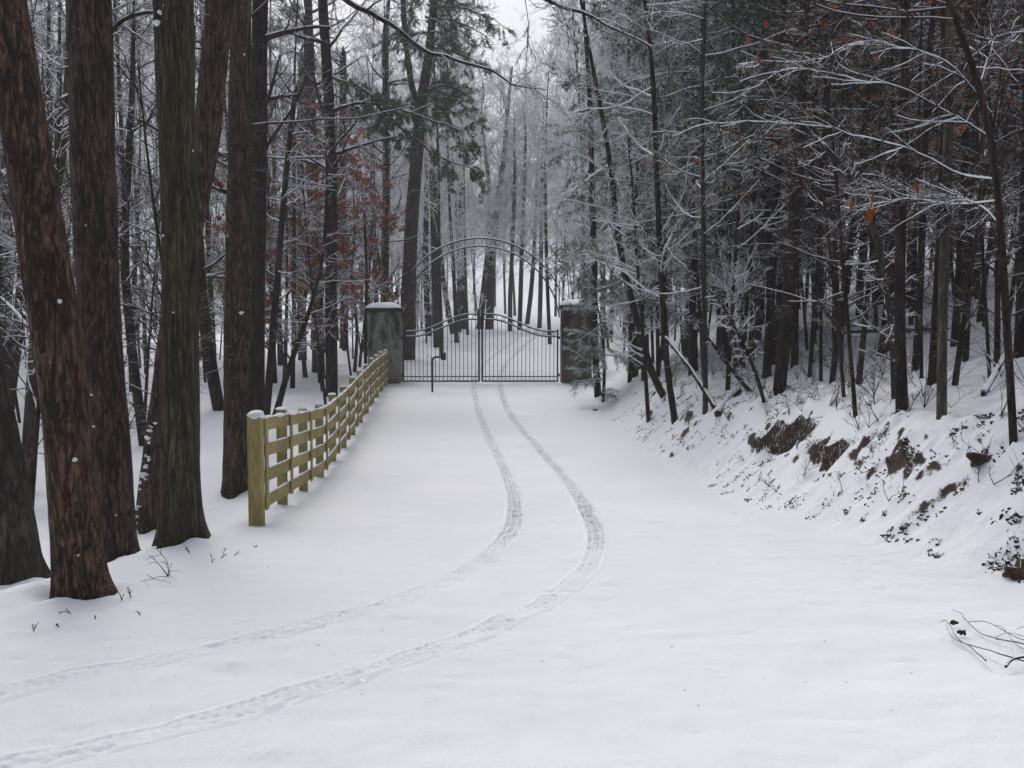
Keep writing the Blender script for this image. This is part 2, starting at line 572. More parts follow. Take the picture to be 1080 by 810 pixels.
def sprout(P, R, cnt, t0, t1, L, ang, up, jit, n, rr, rmin, rng, lenfall=.5, flat=0.0):
    m, nP, _ = P.shape
    idx = np.repeat(np.arange(m), cnt)
    N = len(idx)
    t = t0 + (t1 - t0) * rng.random(N)
    f = t * (nP - 1); i0 = np.minimum(f.astype(int), nP - 2); w = (f - i0)[:, None]
    p = P[idx, i0] * (1 - w) + P[idx, i0 + 1] * w
    r = R[idx, i0] * (1 - w[:, 0]) + R[idx, i0 + 1] * w[:, 0]
    T = P[idx, i0 + 1] - P[idx, i0]; T /= np.linalg.norm(T, axis=1, keepdims=True) + 1e-9
    v = rng.normal(size=(N, 3)); v[:, 2] *= (1 - flat)
    v -= (v * T).sum(1, keepdims=True) * T; v /= np.linalg.norm(v, axis=1, keepdims=True) + 1e-9
    a = np.radians(ang) * (1 + .22 * rng.normal(size=N))
    d = np.cos(a)[:, None] * T + np.sin(a)[:, None] * v
    Ls = (np.asarray(L)[idx] if np.ndim(L) else L) * (1 - lenfall * t) * rng.uniform(.55, 1.25, N)
    pts = [p]; q = p.copy()
    for k in range(1, n):
        d = d + jit * rng.normal(size=(N, 3)); d[:, 2] += up / (n - 1)
        d /= np.linalg.norm(d, axis=1, keepdims=True)
        q = q + d * (Ls / (n - 1))[:, None]; pts.append(q)
    r0 = np.maximum(r * rr * rng.uniform(.55, 1.0, N), rmin)
    rad = r0[:, None] * np.linspace(1, .35, n)[None]
    return np.stack(pts, 1), np.maximum(rad, rmin * .7), Ls


def snow_on(bm, P, R, mi, add=.006, lift=.75, k=4):
    """strips of snow lying on top of limbs"""
    R2 = R * .78 + add
    P2 = P.copy(); P2[..., 2] += R * lift + add * .4
    flatness = np.abs(np.gradient(P, axis=1)[..., 2]) / (np.linalg.norm(np.gradient(P, axis=1), axis=2) + 1e-9)
    R2 = R2 * np.clip(1.25 - flatness, .25, 1)
    bm.tubes(P2, R2, k, mi)


def crown_bare(bm, P, R, H, rng, thin_snow=False, hb=.3, n1=26, n2=5, n3=5, n4=3, L1=.22, ang=62, up=.35, rmin=.005, snow=True, flat=.0, jit=.12, top=1.0):
    A, RA, LA = sprout(P, R, n1, hb, top, H * L1, ang, up, jit, 7, .42, .012, rng, .45, flat)
    B, RB, LB = sprout(A, RA, n2, .2, 1, LA * .5, 48, up * .6, .12, 5, .6, .008, rng, .35, flat)
    bm.tubes(A, RA, 5, 0); bm.tubes(B, RB, 4, 0)
    if thin_snow:
        snow_on(bm, A, RA * .75, 1, .002, 1.0)
    elif snow:
        snow_on(bm, A, RA, 1); snow_on(bm, B, RB, 1, .004)
    if n3:
        C, RC, LC = sprout(B, RB, n3, .15, 1, LB * .55, 45, .2, .15, 4, .6, rmin, rng, .3)
        bm.tubes(C, RC, 3, 0)
        if n4:
            D, RD, LD = sprout(C, RC, n4, .1, 1, LC * .6, 42, .15, .15, 3, .7, rmin * .85, rng, .3)
            bm.tubes(D, RD, 3, 0)
    return A, B


def needles(bm, P, per, ln, wd, rng, mi, spread=55, droop=.2):
    """thin leaf faces along twigs P (m,n,3)"""
    m, n, _ = P.shape
    idx = np.repeat(np.arange(m), per); N = len(idx)
    f = rng.random(N) * (n - 1); i0 = np.minimum(f.astype(int), n - 2); w = (f - i0)[:, None]
    p = P[idx, i0] * (1 - w) + P[idx, i0 + 1] * w
    T = P[idx, i0 + 1] - P[idx, i0]; T /= np.linalg.norm(T, axis=1, keepdims=True) + 1e-9
    v = rng.normal(size=(N, 3)); v -= (v * T).sum(1, keepdims=True) * T; v /= np.linalg.norm(v, axis=1, keepdims=True) + 1e-9
    a = np.radians(spread) * rng.uniform(.5, 1.2, N)
    d = np.cos(a)[:, None] * T + np.sin(a)[:, None] * v; d[:, 2] -= droop; d /= np.linalg.norm(d, axis=1, keepdims=True)
    s = rng.normal(size=(N, 3)); s[:, 2] *= .4
    s -= (s * d).sum(1, keepdims=True) * d; s /= np.linalg.norm(s, axis=1, keepdims=True) + 1e-9
    l = (ln * rng.uniform(.6, 1.2, N))[:, None]
    V = np.stack([p - s * wd * .4, p + s * wd * .4, p + d * l * .55 + s * wd * .5, p + d * l, p + d * l * .55 - s * wd * .5], 1).reshape(-1, 3)
    k = np.arange(N)[:, None] * 5
    bm.add(V, np.concatenate([k, k + 1, k + 2, k + 4], 1), np.concatenate([k + 4, k + 2, k + 3], 1), mi)


def crown_needle(bm, P, R, H, rng, hb=.3, n1=30, n2=7, n3=4, L1=.2, ang=80, up=-.35, per=14, ln=.11, wd=.016, top=1.0):
    A, RA, LA = sprout(P, R, n1, hb, top, H * L1, ang, up, .08, 7, .4, .012, rng, .6)
    B, RB, LB = sprout(A, RA, n2, .25, 1, LA * .45, 50, -.25, .1, 5, .6, .007, rng, .45, .6)
    bm.tubes(A, RA, 5, 0); bm.tubes(B, RB, 3, 0)
    snow_on(bm, A, RA, 1)
    C, RC, LC = sprout(B, RB, n3, .15, 1, LB * .55, 45, -.35, .1, 4, .6, .004, rng, .3, .6)
    bm.tubes(C, RC, 3, 0)
    needles(bm, C, per, ln, wd, rng, 2)
    needles(bm, B, per, ln, wd, rng, 2)


def trunk_mesh(P, R, k, rng, rough=.06, dense=None):
    """uneven tapering trunk with root flare"""
    P, R = np.asarray(P, float), np.asarray(R, float)
    n = len(P)
    if dense:
        t = np.concatenate([[0], np.cumsum(np.linalg.norm(np.diff(P, axis=0), axis=1))])
        tt = np.concatenate([np.arange(0, min(6.0, t[-1]), dense), np.linspace(min(6.0, t[-1]), t[-1], 20)])
        P = np.stack([np.interp(tt, t, P[:, i]) for i in range(3)], 1)
        kern = np.hanning(15); kern /= kern.sum()
        Ps = np.stack([np.convolve(np.pad(P[:, i], 7, mode='reflect', reflect_type='odd'), kern, 'valid') for i in range(3)], 1)
        R = np.interp(tt, t, R); P = Ps
        n = len(P)
    bm = MB()
    bm.tubes(P, R, k, 0, cap=True)
    V = bm.V[0].reshape(n, k, 3)
    d = V - P[:, None]
    off = rng.random() * 100
    a = np.arange(k) / k * 2 * np.pi
    zz_ = P[:, 2][:, None]
    nA = fbm(np.cos(a)[None] * 1.4 + off, np.sin(a)[None] * 1.4, zz_ * .9, 3)
    nB = fbm(np.cos(a)[None] * 6 + off, np.sin(a)[None] * 6, zz_ * 2.2, 3)
    hgt = np.maximum(zz_ - P[0, 2] - .25, 0)
    flare = .34 * np.exp(-hgt / .17) * (.8 + 1.5 * vnoise(np.cos(a)[None] * 2.3 + off, np.sin(a)[None] * 2.3, 0))
    d = d * (1 + rough * 1.3 * nA + rough * nB + flare * (1 if dense else .5))[..., None]
    bm.V[0] = (P[:, None] + d).reshape(-1, 3).astype(np.float32)
    return bm


# ------------------------------------------------------------------ ground
def axis_pts(lo, hi, a, b, fine, grow, mx):
    xs = list(np.arange(a, b, fine))
    s = fine; x = xs[-1]
    while x < hi:
        s = min(s * grow, mx); x += s; xs.append(x)
    s = fine; x = xs[0]; pre = []
    while x > lo:
        s = min(s * grow, mx); x -= s; pre.append(x)
    return np.array(pre[::-1] + xs)


def catmull(P, step):
    P = np.asarray(P, float)
    t = np.concatenate([[0], np.cumsum(np.linalg.norm(np.diff(P, axis=0), axis=1))])
    tt = np.arange(0, t[-1], step)
    m = np.gradient(P, t, axis=0)
    i = np.clip(np.searchsorted(t, tt, 'right') - 1, 0, len(t) - 2)
    h = (t[i + 1] - t[i])[:, None]; u = ((tt - t[i])[:, None]) / h
    return (2 * u ** 3 - 3 * u ** 2 + 1) * P[i] + (u ** 3 - 2 * u ** 2 + u) * h * m[i] + (-2 * u ** 3 + 3 * u ** 2) * P[i + 1] + (u ** 3 - u ** 2) * h * m[i + 1]


TR1 = [(500, 404), (507, 440), (520, 470), (536, 505), (543, 535), (535, 565), (507, 593), (470, 614), (400, 640), (300, 665), (200, 688), (100, 708), (0, 732), (-60, 747)]
TR2 = [(527, 404), (540, 440), (570, 475), (600, 510), (621, 543), (629, 573), (620, 600), (590, 625), (530, 655), (460, 684), (380, 710), (300, 735), (200, 763), (100, 787), (0, 812), (-60, 828)]
tracks = []
for tr in (TR1, TR2):
    w_ = np.array([hit(*p)[:2] for p in tr])
    first = w_[0] + (w_[0] - w_[1]) / np.linalg.norm(w_[0] - w_[1]) * 26 * np.array([.2, 1]) + np.array([2.2, 0])
    tracks.append(catmull(np.vstack([first[None], w_]), .014))

def refine(a, lo, hi):
    mid = (a[:-1] + a[1:]) / 2
    return np.sort(np.concatenate([a, mid[(mid > lo) & (mid < hi)]]))


gx = refine(axis_pts(-260, 260, -4.6, 6.4, .06, 1.06, 8), 2.6, 5.3)
gyv = refine(axis_pts(-60, 380, 2.6, 27, .06, 1.05, 8), 3.0, 14.5)
GX, GY = np.meshgrid(gx, gyv)
GZ = terrain(GX, GY)
dig = np.zeros_like(GZ)
for tr in tracks:
    for seg in range(0, len(tr), 4):
        cx, cy = tr[seg]
        i0, i1 = np.searchsorted(gx, [cx - .3, cx + .3]); j0, j1 = np.searchsorted(gyv, [cy - .3, cy + .3])
        if i1 > i0 and j1 > j0:
            dd = np.hypot(GX[j0:j1, i0:i1] - cx, GY[j0:j1, i0:i1] - cy)
            dig[j0:j1, i0:i1] = np.maximum(dig[j0:j1, i0:i1], 1 - sstep(.035, .08, dd))
GZ = GZ - .028 * dig
for px, py, w in [(84, 629, 50), (124, 589, 42), (190, 570, 42), (158, 557, 30), (250, 519, 28), (24, 613, 46), (270, 462, 17), (350, 419, 13), (951, 429, 13), (993, 436, 10), (822, 410, 14), (1069, 464, 8), (712, 445, 7), (744, 436, 6), (270, 555, 12), (902, 436, 5), (684, 444, 5)]:
    h_ = hit(px, py); r_ = w * h_[1] / FPX / 2
    d_ = np.hypot(GX - h_[0], GY - h_[1] - r_ * .4); a_ = np.arctan2(GY - h_[1], GX - h_[0])
    un = vnoise(np.cos(a_) * 1.7 + px, np.sin(a_) * 1.7)
    GZ = GZ + (.35 * r_) * np.exp(-((d_ - r_ * 1.75) / (.45 * r_ + .03)) ** 2) * (.35 + 1.0 * un) - .05 * np.exp(-((d_ - r_ * 1.05) / .05) ** 2) * (.5 - un)
bm = MB()
ii = np.arange(GX.size).reshape(GX.shape)
bm.add(np.stack([GX, GY, GZ], -1), np.stack([ii[:-1, :-1], ii[:-1, 1:], ii[1:, 1:], ii[1:, :-1]], -1).reshape(-1, 4))
struct(bm.build("snow_ground", M["ground"]))

for q, tr in enumerate(tracks):
    d = np.gradient(tr, axis=0); d /= np.linalg.norm(d, axis=1, keepdims=True)
    side = np.stack([d[:, 1], -d[:, 0]], 1)
    vv = np.concatenate([[-1.6, -1.3], np.linspace(-1, 1, 19), [1.3, 1.6]])
    X = tr[:, None] + side[:, None] * (vv * (.09 + .014 * np.exp(-((tr[:, 1:2] - 10.6) / 2.2) ** 2)))[..., None]
    s = np.arange(len(tr)) * .014
    S, VV = np.meshgrid(s, vv, indexing='ij')
    ins = 1 - sstep(.72, 1.0, np.abs(VV))
    rib = .5 + .5 * np.sin(2 * np.pi * (S / .062 + .8 * np.abs(VV) * (1 if q else -1)))
    rib = sstep(.45, .65, rib)
    groove = sstep(.06, .14, np.abs(np.abs(VV) - .38))
    nz_ = fbm(X[..., 0] * 5, X[..., 1] * 5, q + 3., 3)
    nf = fbm(X[..., 0] * 24, X[..., 1] * 24, q + 13., 3)
    yy = X[..., 1]
    strong = (.55 + .45 * np.exp(-((yy - 10.6) / 1.6) ** 2)) * (1 - .58 * (1 - sstep(7.2, 9.2, yy))) * (1.0 if q else .85)
    rag = np.clip(ins * 1.15 - (.7 + .8 * (1 - sstep(7.2, 9.2, yy))) * np.maximum(nf + .08, 0) - .1, 0, 1)
    z = terrain(X[..., 0], X[..., 1]) + np.interp(np.abs(VV), [0, 1, 1.3, 1.6], [.004, .004, .003, -.012]) - (.006 + .014 * sstep(7.2, 9.6, yy)) * rag * (.3 + .7 * rib * groove) + (.009 + .012 * sstep(7.2, 9.2, yy)) * ins * np.maximum(nf, -.2) + .004 * np.exp(-((np.abs(VV) - .85) / .12) ** 2)
    pack = np.clip(rag * (.25 + .75 * rib * groove) * (1.0 + 1.4 * nz_ + 1.6 * nf), 0, 1) * strong * .98
    bm = MB()
    ii = np.arange(S.size).reshape(S.shape)
    bm.add(np.concatenate([X, z[..., None]], -1), np.stack([ii[:-1, :-1], ii[:-1, 1:], ii[1:, 1:], ii[1:, :-1]], -1).reshape(-1, 4))
    bm.attr["pack"] = pack
    struct(bm.build("tyre_track", M["track"]))

# ------------------------------------------------------------------ board fence
FY = np.linspace(9.57, 28.55, 13)
FX = -2.036 - .0667 * FY
FZ = np.array([tz(x, y) for x, y in zip(FX, FY)])
FB = np.interp(FY, [9.5, 11.2, 12.7, 14.2, 17, 20, 24, 28.6], [-.20, -.31, -.41, -.50, -.42, -.24, -.03, .10])   # underside of the lowest board
fdir = np.array([FX[-1] - FX[0], FY[-1] - FY[0], 0]); fdir /= np.linalg.norm(fdir)
fn = np.array([fdir[1], -fdir[0], 0])          # towards the road
fence = thing("board_fence", "four-rail yellowish wooden board fence running along the drive to the gate", "fence", (FX[0], FY[0], FZ[0]))
fo = np.array([FX[0], FY[0], FZ[0]])
for i in range(13):
    p = np.array([FX[i], FY[i], 0]) - fn * .085 - fo * [1, 1, 0]
    top = FB[i] + .985 + RNG.uniform(.02, .06)
    bot = FZ[i] - .35
    c = p.copy(); c[2] = (top + bot) / 2 - fo[2]
    bm = MB(); bm.box(c, (.112, .112, top - bot), np.stack([fn, fdir, [0, 0, 1]], 1), 0, .008)
    post = bm.build("post", M["wood_post"], fence, False)
    bm = MB(); lump(bm, (c[0], c[1], top - fo[2] + .006), .066, RNG, (1, 1, .38 + .2 * RNG.random()), amp=.35)
    bm.build("snow_cap", M["snow"], post)
    if i:
        p = np.array([FX[i], FY[i], FB[i] + .485]) + fn * .034 - fo
        bm = MB(); bm.box(p, (.022, .105, .99), np.stack([fn, fdir, [0, 0, 1]], 1), 0, .004)
        bm.build("batten", M["wood_post"], fence, False)
    else:
        p = np.array([FX[i], FY[i] + .06, FB[i] + .485]) + fn * .034 - fo
        bm = MB(); bm.box(p, (.022, .12, .99), np.stack([fn, fdir, [0, 0, 1]], 1), 0, .004)
        bm.build("batten", M["wood_post"], fence, False)
# stout round-topped end post
ep = np.array([FX[0], FY[0], 0]) - fdir * .16 - fn * .02 - fo
topz = FB[0] + 1.02
bm = MB()
bm.box((ep[0], ep[1], (topz + FZ[0] - .4) / 2 - fo[2]), (.132, .132, topz - FZ[0] + .4), np.stack([fn, fdir, [0, 0, 1]], 1), 0, .016)
post = bm.build("end_post", M["wood_post"], fence, False)
bm = MB(); lump(bm, (ep[0], ep[1], topz - fo[2] + .015), .088, RNG, (1.02, 1.02, .6), amp=.25, res=(14, 9))
bm.build("snow_cap", M["snow"], post)
for i in range(12):
    for k in range(4):
        oz = k * .28 + .075
        a = np.array([FX[i], FY[i], FB[i] + oz]) + fdir * .004 + fn * RNG.uniform(-.002, .002) - fo
        b_ = np.array([FX[i + 1], FY[i + 1], FB[i + 1] + oz + RNG.uniform(-.008, .008)]) - fdir * .004 - fo
        bm = MB(); bm.bar(a, b_, .140, .028, 0, .004)
        rail = bm.build("rail", M["wood"], fence, False)
        tt = np.linspace(0.03, .97, 14)[:, None]
        line = a * (1 - tt) + b_ * tt; line[:, 2] += .072; line[:, :2] -= fn[:2] * .004
        rr = .013 + .007 * vnoise(tt[:, 0] * 7 + i * 3.1, k * 7.7) ; rr[[0, -1]] = .004
        if k == 3:
            rr = rr * 1.45
        bm = MB(); bm.tubes(line, rr, 6, 0, cap=True)
        bm.build("snow_strip", M["snow"], rail)

# ------------------------------------------------------------------ gate, pillars, arch, keypad
GY0 = 28.9
def gxp(px): return (px - CX) / FPX * GY0
def gzp(py): return EYE - (py - 350) / FPX * GY0


def pillar(px0, px1, top_y, mat_, label):
    x0, x1 = gxp(px0), gxp(px1)
    w = x1 - x0; xc = (x0 + x1) / 2; yc = GY0 + w / 2 - .1
    zb = tz(xc, yc); top = gzp(top_y) - zb
    t = thing("gate_pillar", label, "pillar", (xc, yc, zb), "pillars of the gateway")
    bm = MB(); nh, nw = 40, 40
    per = np.linspace(0, 4, nw * 4, endpoint=False); sd_ = per.astype(int); fr = (per - sd_) * 2 - 1
    ux = np.choose(sd_, [fr, np.ones_like(fr), -fr, -np.ones_like(fr)]); uy = np.choose(sd_, [-np.ones_like(fr), fr, np.ones_like(fr), -fr])
    kk_ = (np.abs(ux) ** 14 + np.abs(uy) ** 14) ** (-1 / 14)
    zz_ = np.linspace(-.3, top - .12, nh)[:, None]
    wob = 1 + .016 * fbm(ux[None] * 2.2 + px0, uy[None] * 2.2, zz_ * 2.2, 4)
    V = np.stack([ux * kk_ * w * .48 * wob, uy * kk_ * w * .48 * wob, zz_ + 0 * ux], -1)
    ii = np.arange(nh * nw * 4).reshape(nh, nw * 4)
    bm.add(V, np.stack([ii[:-1], np.roll(ii[:-1], -1, 1), np.roll(ii[1:], -1, 1), ii[1:]], -1).reshape(-1, 4))
    bm.build("shaft", mat_, t)
    bm = MB(); bm.box((0, 0, top - .06), (w * 1.03, w * 1.03, .118), None, 0, .015)
    bm.build("cap_stone", M["cap"], t, False)
    bm = MB()
    n = 17
    g_ = np.linspace(-1, 1, n); U, W = np.meshgrid(g_, g_)
    e = np.maximum(np.abs(U), np.abs(W))
    hh_ = .175 * (1 - e ** 6) * (1 - .22 * (U ** 2 + W ** 2)) + .05 * fbm(U * 1.3 + px1, W * 1.3, 0, 3) * (1 - e ** 8) + .03 * vnoise(U * 2.3 + px0, W * 2.3) * (1 - e ** 6) + .02
    top_v = np.stack([U * w * .525, W * w * .525, top + hh_], -1)
    ii = np.arange(n * n).reshape(n, n)
    bm.add(top_v, np.stack([ii[:-1, :-1], ii[:-1, 1:], ii[1:, 1:], ii[1:, :-1]], -1).reshape(-1, 4))
    ring = list(ii[0, :]) + list(ii[1:, -1]) + list(ii[-1, -2::-1]) + list(ii[-2:0:-1, 0])
    rv = top_v.reshape(-1, 3)[ring]; lo = rv.copy(); lo[:, 2] = top + .001; L_ = len(ring)
    bm.add(np.vstack([rv, lo]), [[i, i + L_, (i + 1) % L_ + L_, (i + 1) % L_] for i in range(L_)])
    bm.build("snow_cap", M["snow"], t)
    return t


pillar(387, 422.5, 325, M["concrete_l"], "pale grey stained concrete gate pillar at the end of the board fence")
pillar(591.5, 625, 322, M["concrete_r"], "dark mossy gate pillar beside the small frosted pine")


def gate_leaf(xh, xc, label):
    zb = tz((xh + xc) / 2, GY0)
    t = thing("iron_gate", label, "gate", (xh, GY0, zb), "leaves of the driveway gate")
    W = xc - xh; sg = 1 if W > 0 else -1
    z0 = gzp(402) - zb; zh = gzp(349.5) - zb; zc = gzp(331.5) - zb
    def topc(u): return zh + (zc - zh) * sstep(.12, .9, u)
    bm = MB(); bm.bar((sg * .03, 0, z0 - .02), (sg * .03, 0, zh + .06), .05, .05, 0, .006); bm.build("hinge_stile", M["iron"], t, False)
    bm = MB(); bm.bar((W, 0, z0 - .02), (W, 0, zc + .17), .06, .06, 0, .006); bm.build("meeting_stile", M["iron"], t, False)
    for name, zz_, th in (("bottom_rail", z0, .05), ("lower_rail", z0 + .15, .032)):
        bm = MB(); bm.bar((sg * .056, 0, zz_), (W - sg * .031, 0, zz_), th, .03, 0, .004); o = bm.build(name, M["iron"], t, False)
        ux_ = np.linspace(.05, .97, 30) * W
        bm = MB(); bm.tubes(np.stack([ux_, 0 * ux_, 0 * ux_ + zz_ + th / 2], 1), .010 + .007 * vnoise(ux_ * 5, zz_ * 9), 5, 0, cap=True); bm.build("snow_strip", M["snow"], o)
    u = np.linspace(0, 1, 40)
    for name, dz in (("top_rail", 0.0), ("second_rail", -.165)):
        bm = MB()
        pts = np.stack([sg * .056 + u * (W - sg * .087), 0 * u, topc(u) + dz], 1)
        bm.tubes(pts, np.full(40, .02), 6, 0, cap=True)
        o = bm.build(name, M["iron"], t)
        sp = pts.copy(); sp[:, 2] += .024
        bm = MB(); bm.tubes(sp[1:-1], .013 + .006 * vnoise(u[1:-1] * 11, 3.0), 5, 0, cap=True); bm.build("snow_strip", M["snow"], o)
    # little rings between the paired rails
    n = 9
    for k in range(n):
        uu = (k + .5) / n
        cx_ = sg * .056 + uu * (W - sg * .087); cz = topc(uu) - .083
        a = np.linspace(0, 2 * np.pi, 17)
        bm = MB(); bm.tubes(np.stack([cx_ + .052 * np.cos(a), 0 * a, cz + .052 * np.sin(a)], 1), np.full(17, .009), 5, 0)
        bm.build("ring", M["iron"], t)
    npk = 18
    for k in range(npk):
        uu = (k + .7) / npk * .985
        xk = sg * .056 + uu * (W - sg * .087)
        bm = MB(); bm.bar((xk, 0, z0 + .024), (xk, 0, topc(uu) - .17), .018, .018); bm.build("picket", M["iron"], t, False)
    bm = MB()
    zig = np.array([[sg * .06 + j / 36 * (W - sg * .1), 0, z0 + (.03 if j % 2 else .128)] for j in range(37)])
    bm.tubes(zig, np.full(37, .006), 4, 0); bm.build("lattice", M["iron"], t)
    for zz_ in (z0 + .2, zh - .2):
        bm = MB(); bm.box((-sg * .02, 0, zz_), (.055, .07, .1), None, 0, .008); bm.build("hinge", M["iron"], t, False)


gate_leaf(gxp(424.5), gxp(505.2), "black iron gate leaf behind the bent keypad post, hinged on the pale pillar")
gate_leaf(gxp(589), gxp(508.6), "black iron gate leaf hinged on the dark mossy pillar")

xc = gxp(506.5); ca = gzp(344); Ro, Ri = 2.80, 2.55
arch = thing("iron_arch", "curved black iron lattice arch spanning between the two gate pillars", "arch", (xc, GY0 + .12, 0))
for name, Rr in (("outer_rail", Ro), ("inner_rail", Ri)):
    a0 = math.acos(min(1, 2.535 / Rr)) if Rr > 2.535 else 0
    a = np.linspace(a0, np.pi - a0, 60)
    pts = np.stack([Rr * np.cos(a), 0 * a, ca + Rr * np.sin(a)], 1)
    e0 = np.array([[2.53, 0, gzp(322)]]); e1 = np.array([[-2.53, 0, gzp(325)]])
    full = np.vstack([e0, pts, e1])
    bm = MB(); bm.tubes(full, np.full(len(full), .023), 6, 0, cap=True)
    o = bm.build(name, M["iron"], arch)
    bm = MB(); sp = pts[6:-6].copy(); sp[:, 2] += .026
    bm.tubes(sp, .022 * np.clip(np.sin(a[6:-6]) * 1.4 - .3, .3, 1), 5, 0, cap=True); bm.build("snow_strip", M["snow"], o)
a = np.linspace(.44, np.pi - .44, 45)
zig = np.array([[(Ro if j % 2 else Ri) * math.cos(t_), 0, ca + (Ro if j % 2 else Ri) * math.sin(t_)] for j, t_ in enumerate(a)])
bm = MB(); bm.tubes(zig, np.full(45, .014), 4, 0); bm.build("lattice", M["iron"], arch)

kp = hit(456, 413.5)
key = thing("keypad_post", "thin black gooseneck post with a small keypad box in front of the gate", "keypad post", kp)
yk = kp[1]; sc_ = yk / FPX
ang_ = np.linspace(0, np.pi / 2, 8)
hgt = 37 * sc_
pts = np.vstack([[[0, 0, -.3], [0, 0, hgt * .5], [0, 0, hgt - .12]], np.stack([.12 - .12 * np.cos(ang_), 0 * ang_, hgt - .12 + .12 * np.sin(ang_)], 1), [[.28, 0, hgt]]])
bm = MB(); bm.tubes(pts, np.full(len(pts), .032), 10, 0, cap=True); bm.build("pole", M["iron"], key)
bm = MB(); bm.box((.33, -.02, hgt + .01), (.15, .14, .2), None, 0, .015); kb = bm.build("keypad_box", M["box"], key, False)
bm = MB(); bm.box((.33, -.02, hgt + .122), (.17, .17, .022), None, 0, .006); bm.build("hood", M["box"], kb, False)
bm = MB(); bm.box((.33, -.094, hgt + .01), (.1, .008, .14), None, 0, .003); bm.build("key_panel", M["iron"], kb, False)


# ------------------------------------------------------------------ trees read from the photograph
def spine(img, Y=None, H=14, dY=0.0, up_bend=.0, rng=RNG):
    """img: (px, py, width px) from base up. Returns world points and radii, continued above to height H."""
    b0 = hit(img[0][0], img[0][1]) if Y is None else None
    Yb = b0[1] if Y is None else Y
    P, R = [], []
    for k, (px, py, w) in enumerate(img):
        yk_ = Yb + dY * k / max(1, len(img) - 1)
        P.append(at(px, py, yk_)); R.append(w * yk_ / FPX / 2)
    P, R = np.array(P), np.array(R)
    base = P[0].copy()
    P = np.vstack([P[0] - (P[1] - P[0]) / np.linalg.norm(P[1] - P[0]) * .3, P]); R = np.concatenate([[R[0] * 1.05], R])
    d = P[-1] - P[-2]; d /= np.linalg.norm(d)
    hz = P[-1][2] - base[2]
    if H > hz + .5:
        n = 7; L = (H - hz) / n; r0 = R[-1]
        for k in range(1, n + 1):
            d = d + np.array([rng.normal() * .05, rng.normal() * .05, .12]); d /= np.linalg.norm(d)
            P = np.vstack([P, P[-1] + d * L]); R = np.append(R, max(r0 * (1 - .85 * k / n), .012))
    # resample evenly
    t = np.concatenate([[0], np.cumsum(np.linalg.norm(np.diff(P, axis=0), axis=1))])
    tt = np.linspace(0, t[-1], max(14, int(t[-1] / .45)))
    P = np.stack([np.interp(tt, t, P[:, i]) for i in range(3)], 1); R = np.interp(tt, t, R)
    kern = np.array([.25, .5, .25])
    for _ in range(2):
        P[1:-1] = .25 * P[:-2] + .5 * P[1:-1] + .25 * P[2:]
    return P, R, base


def local(P, base):
    return P - base


def plant_tree(name, label, cat, P, R, base, barkm, crown=None, group=None, k=12, dense=None, rough=.05, crown_mats=None, seed=0):
    rng = np.random.default_rng(seed + 100)
    t = thing(name, label, cat, base, group)
    L = local(P, base)
    trunk_mesh(L, R, k, rng, rough, dense).build("trunk", barkm, t)
    if crown:
        bm = MB()
        if crown_mats and crown_mats[0] == M['twig_dark'] and len(crown_mats) == 2:
            crown(bm, L[None], R[None], float(L[-1, 2]), rng, True)
        else:
            crown(bm, L[None], R[None], float(L[-1, 2]), rng)
        bm.build("crown", crown_mats or [M["twig"], M["snow"]], t)
    return t


def cb(**kw):
    return lambda bm, P, R, H, rng, thin_snow=False: crown_bare(bm, P, R, H, rng, thin_snow, **kw)


def cn(**kw):
    return lambda bm, P, R, H, rng: crown_needle(bm, P, R, H, rng, **kw)


NEEDM = [M["twig_dark"], M["snow"], M["needle_mid"]]
NEED = [M["twig_dark"], M["snow"], M["needle"]]
NEEDF = [M["twig"], M["snow"], M["needle_frost"]]
high_pine = cn(hb=.66, n1=16, n2=5, n3=3, L1=.15, per=7, ln=.14, wd=.022)
big = [
    ("pine_tree", "reddish rough-barked pine with orange patches on its leaning trunk, nearest the snowy verge", [(84, 629, 50), (75, 478, 50), (55, 300, 47), (27, 165, 46), (5, 0, 42), (-8, -90, 40)], "bark_red", 16),
    ("pine_tree", "straight dark red-brown pine right behind the rough leaning pine, snow clump at its foot", [(124, 589, 40), (115, 478, 42), (103, 300, 43), (98, 165, 43), (94, 0, 43)], "bark_red2", 17),
    ("oak_tree", "mossy olive-brown trunk with deep straight furrows, snow plastered near its splayed foot", [(190, 570, 43), (190, 478, 40), (191, 300, 37), (187, 165, 37), (183, 0, 40)], "bark_green", 16),
    ("oak_tree", "snow-streaked leaning trunk rising from behind the mossy furrowed trunk", [(158, 557, 30), (166, 478, 28), (187, 300, 26), (217, 165, 26), (231, 0, 30)], "bark_red2", 15),
    ("pine_tree", "thick dark pine standing right behind the end post of the board fence", [(250, 519, 29), (250, 420, 27), (251, 300, 27), (253, 165, 24), (254, 0, 19)], "bark_red2", 17),
    ("oak_tree", "grey-brown trunk cut off by the photo edge, leaning away to the left", [(24, 613, 46), (8, 520, 44), (-12, 430, 42), (-40, 250, 40), (-60, 60, 36)], "bark_grey", 14),
]
BIGPOS = []
for k, (nm, lab, img, bk, H) in enumerate(big):
    P, R, base = spine(img, H=H)
    BIGPOS.append((P, R, base))
    plant_tree(nm, lab, nm.replace("_", " "), P, R, base, M[bk], high_pine, k=72, dense=.035, rough=.075, crown_mats=NEED, seed=k)

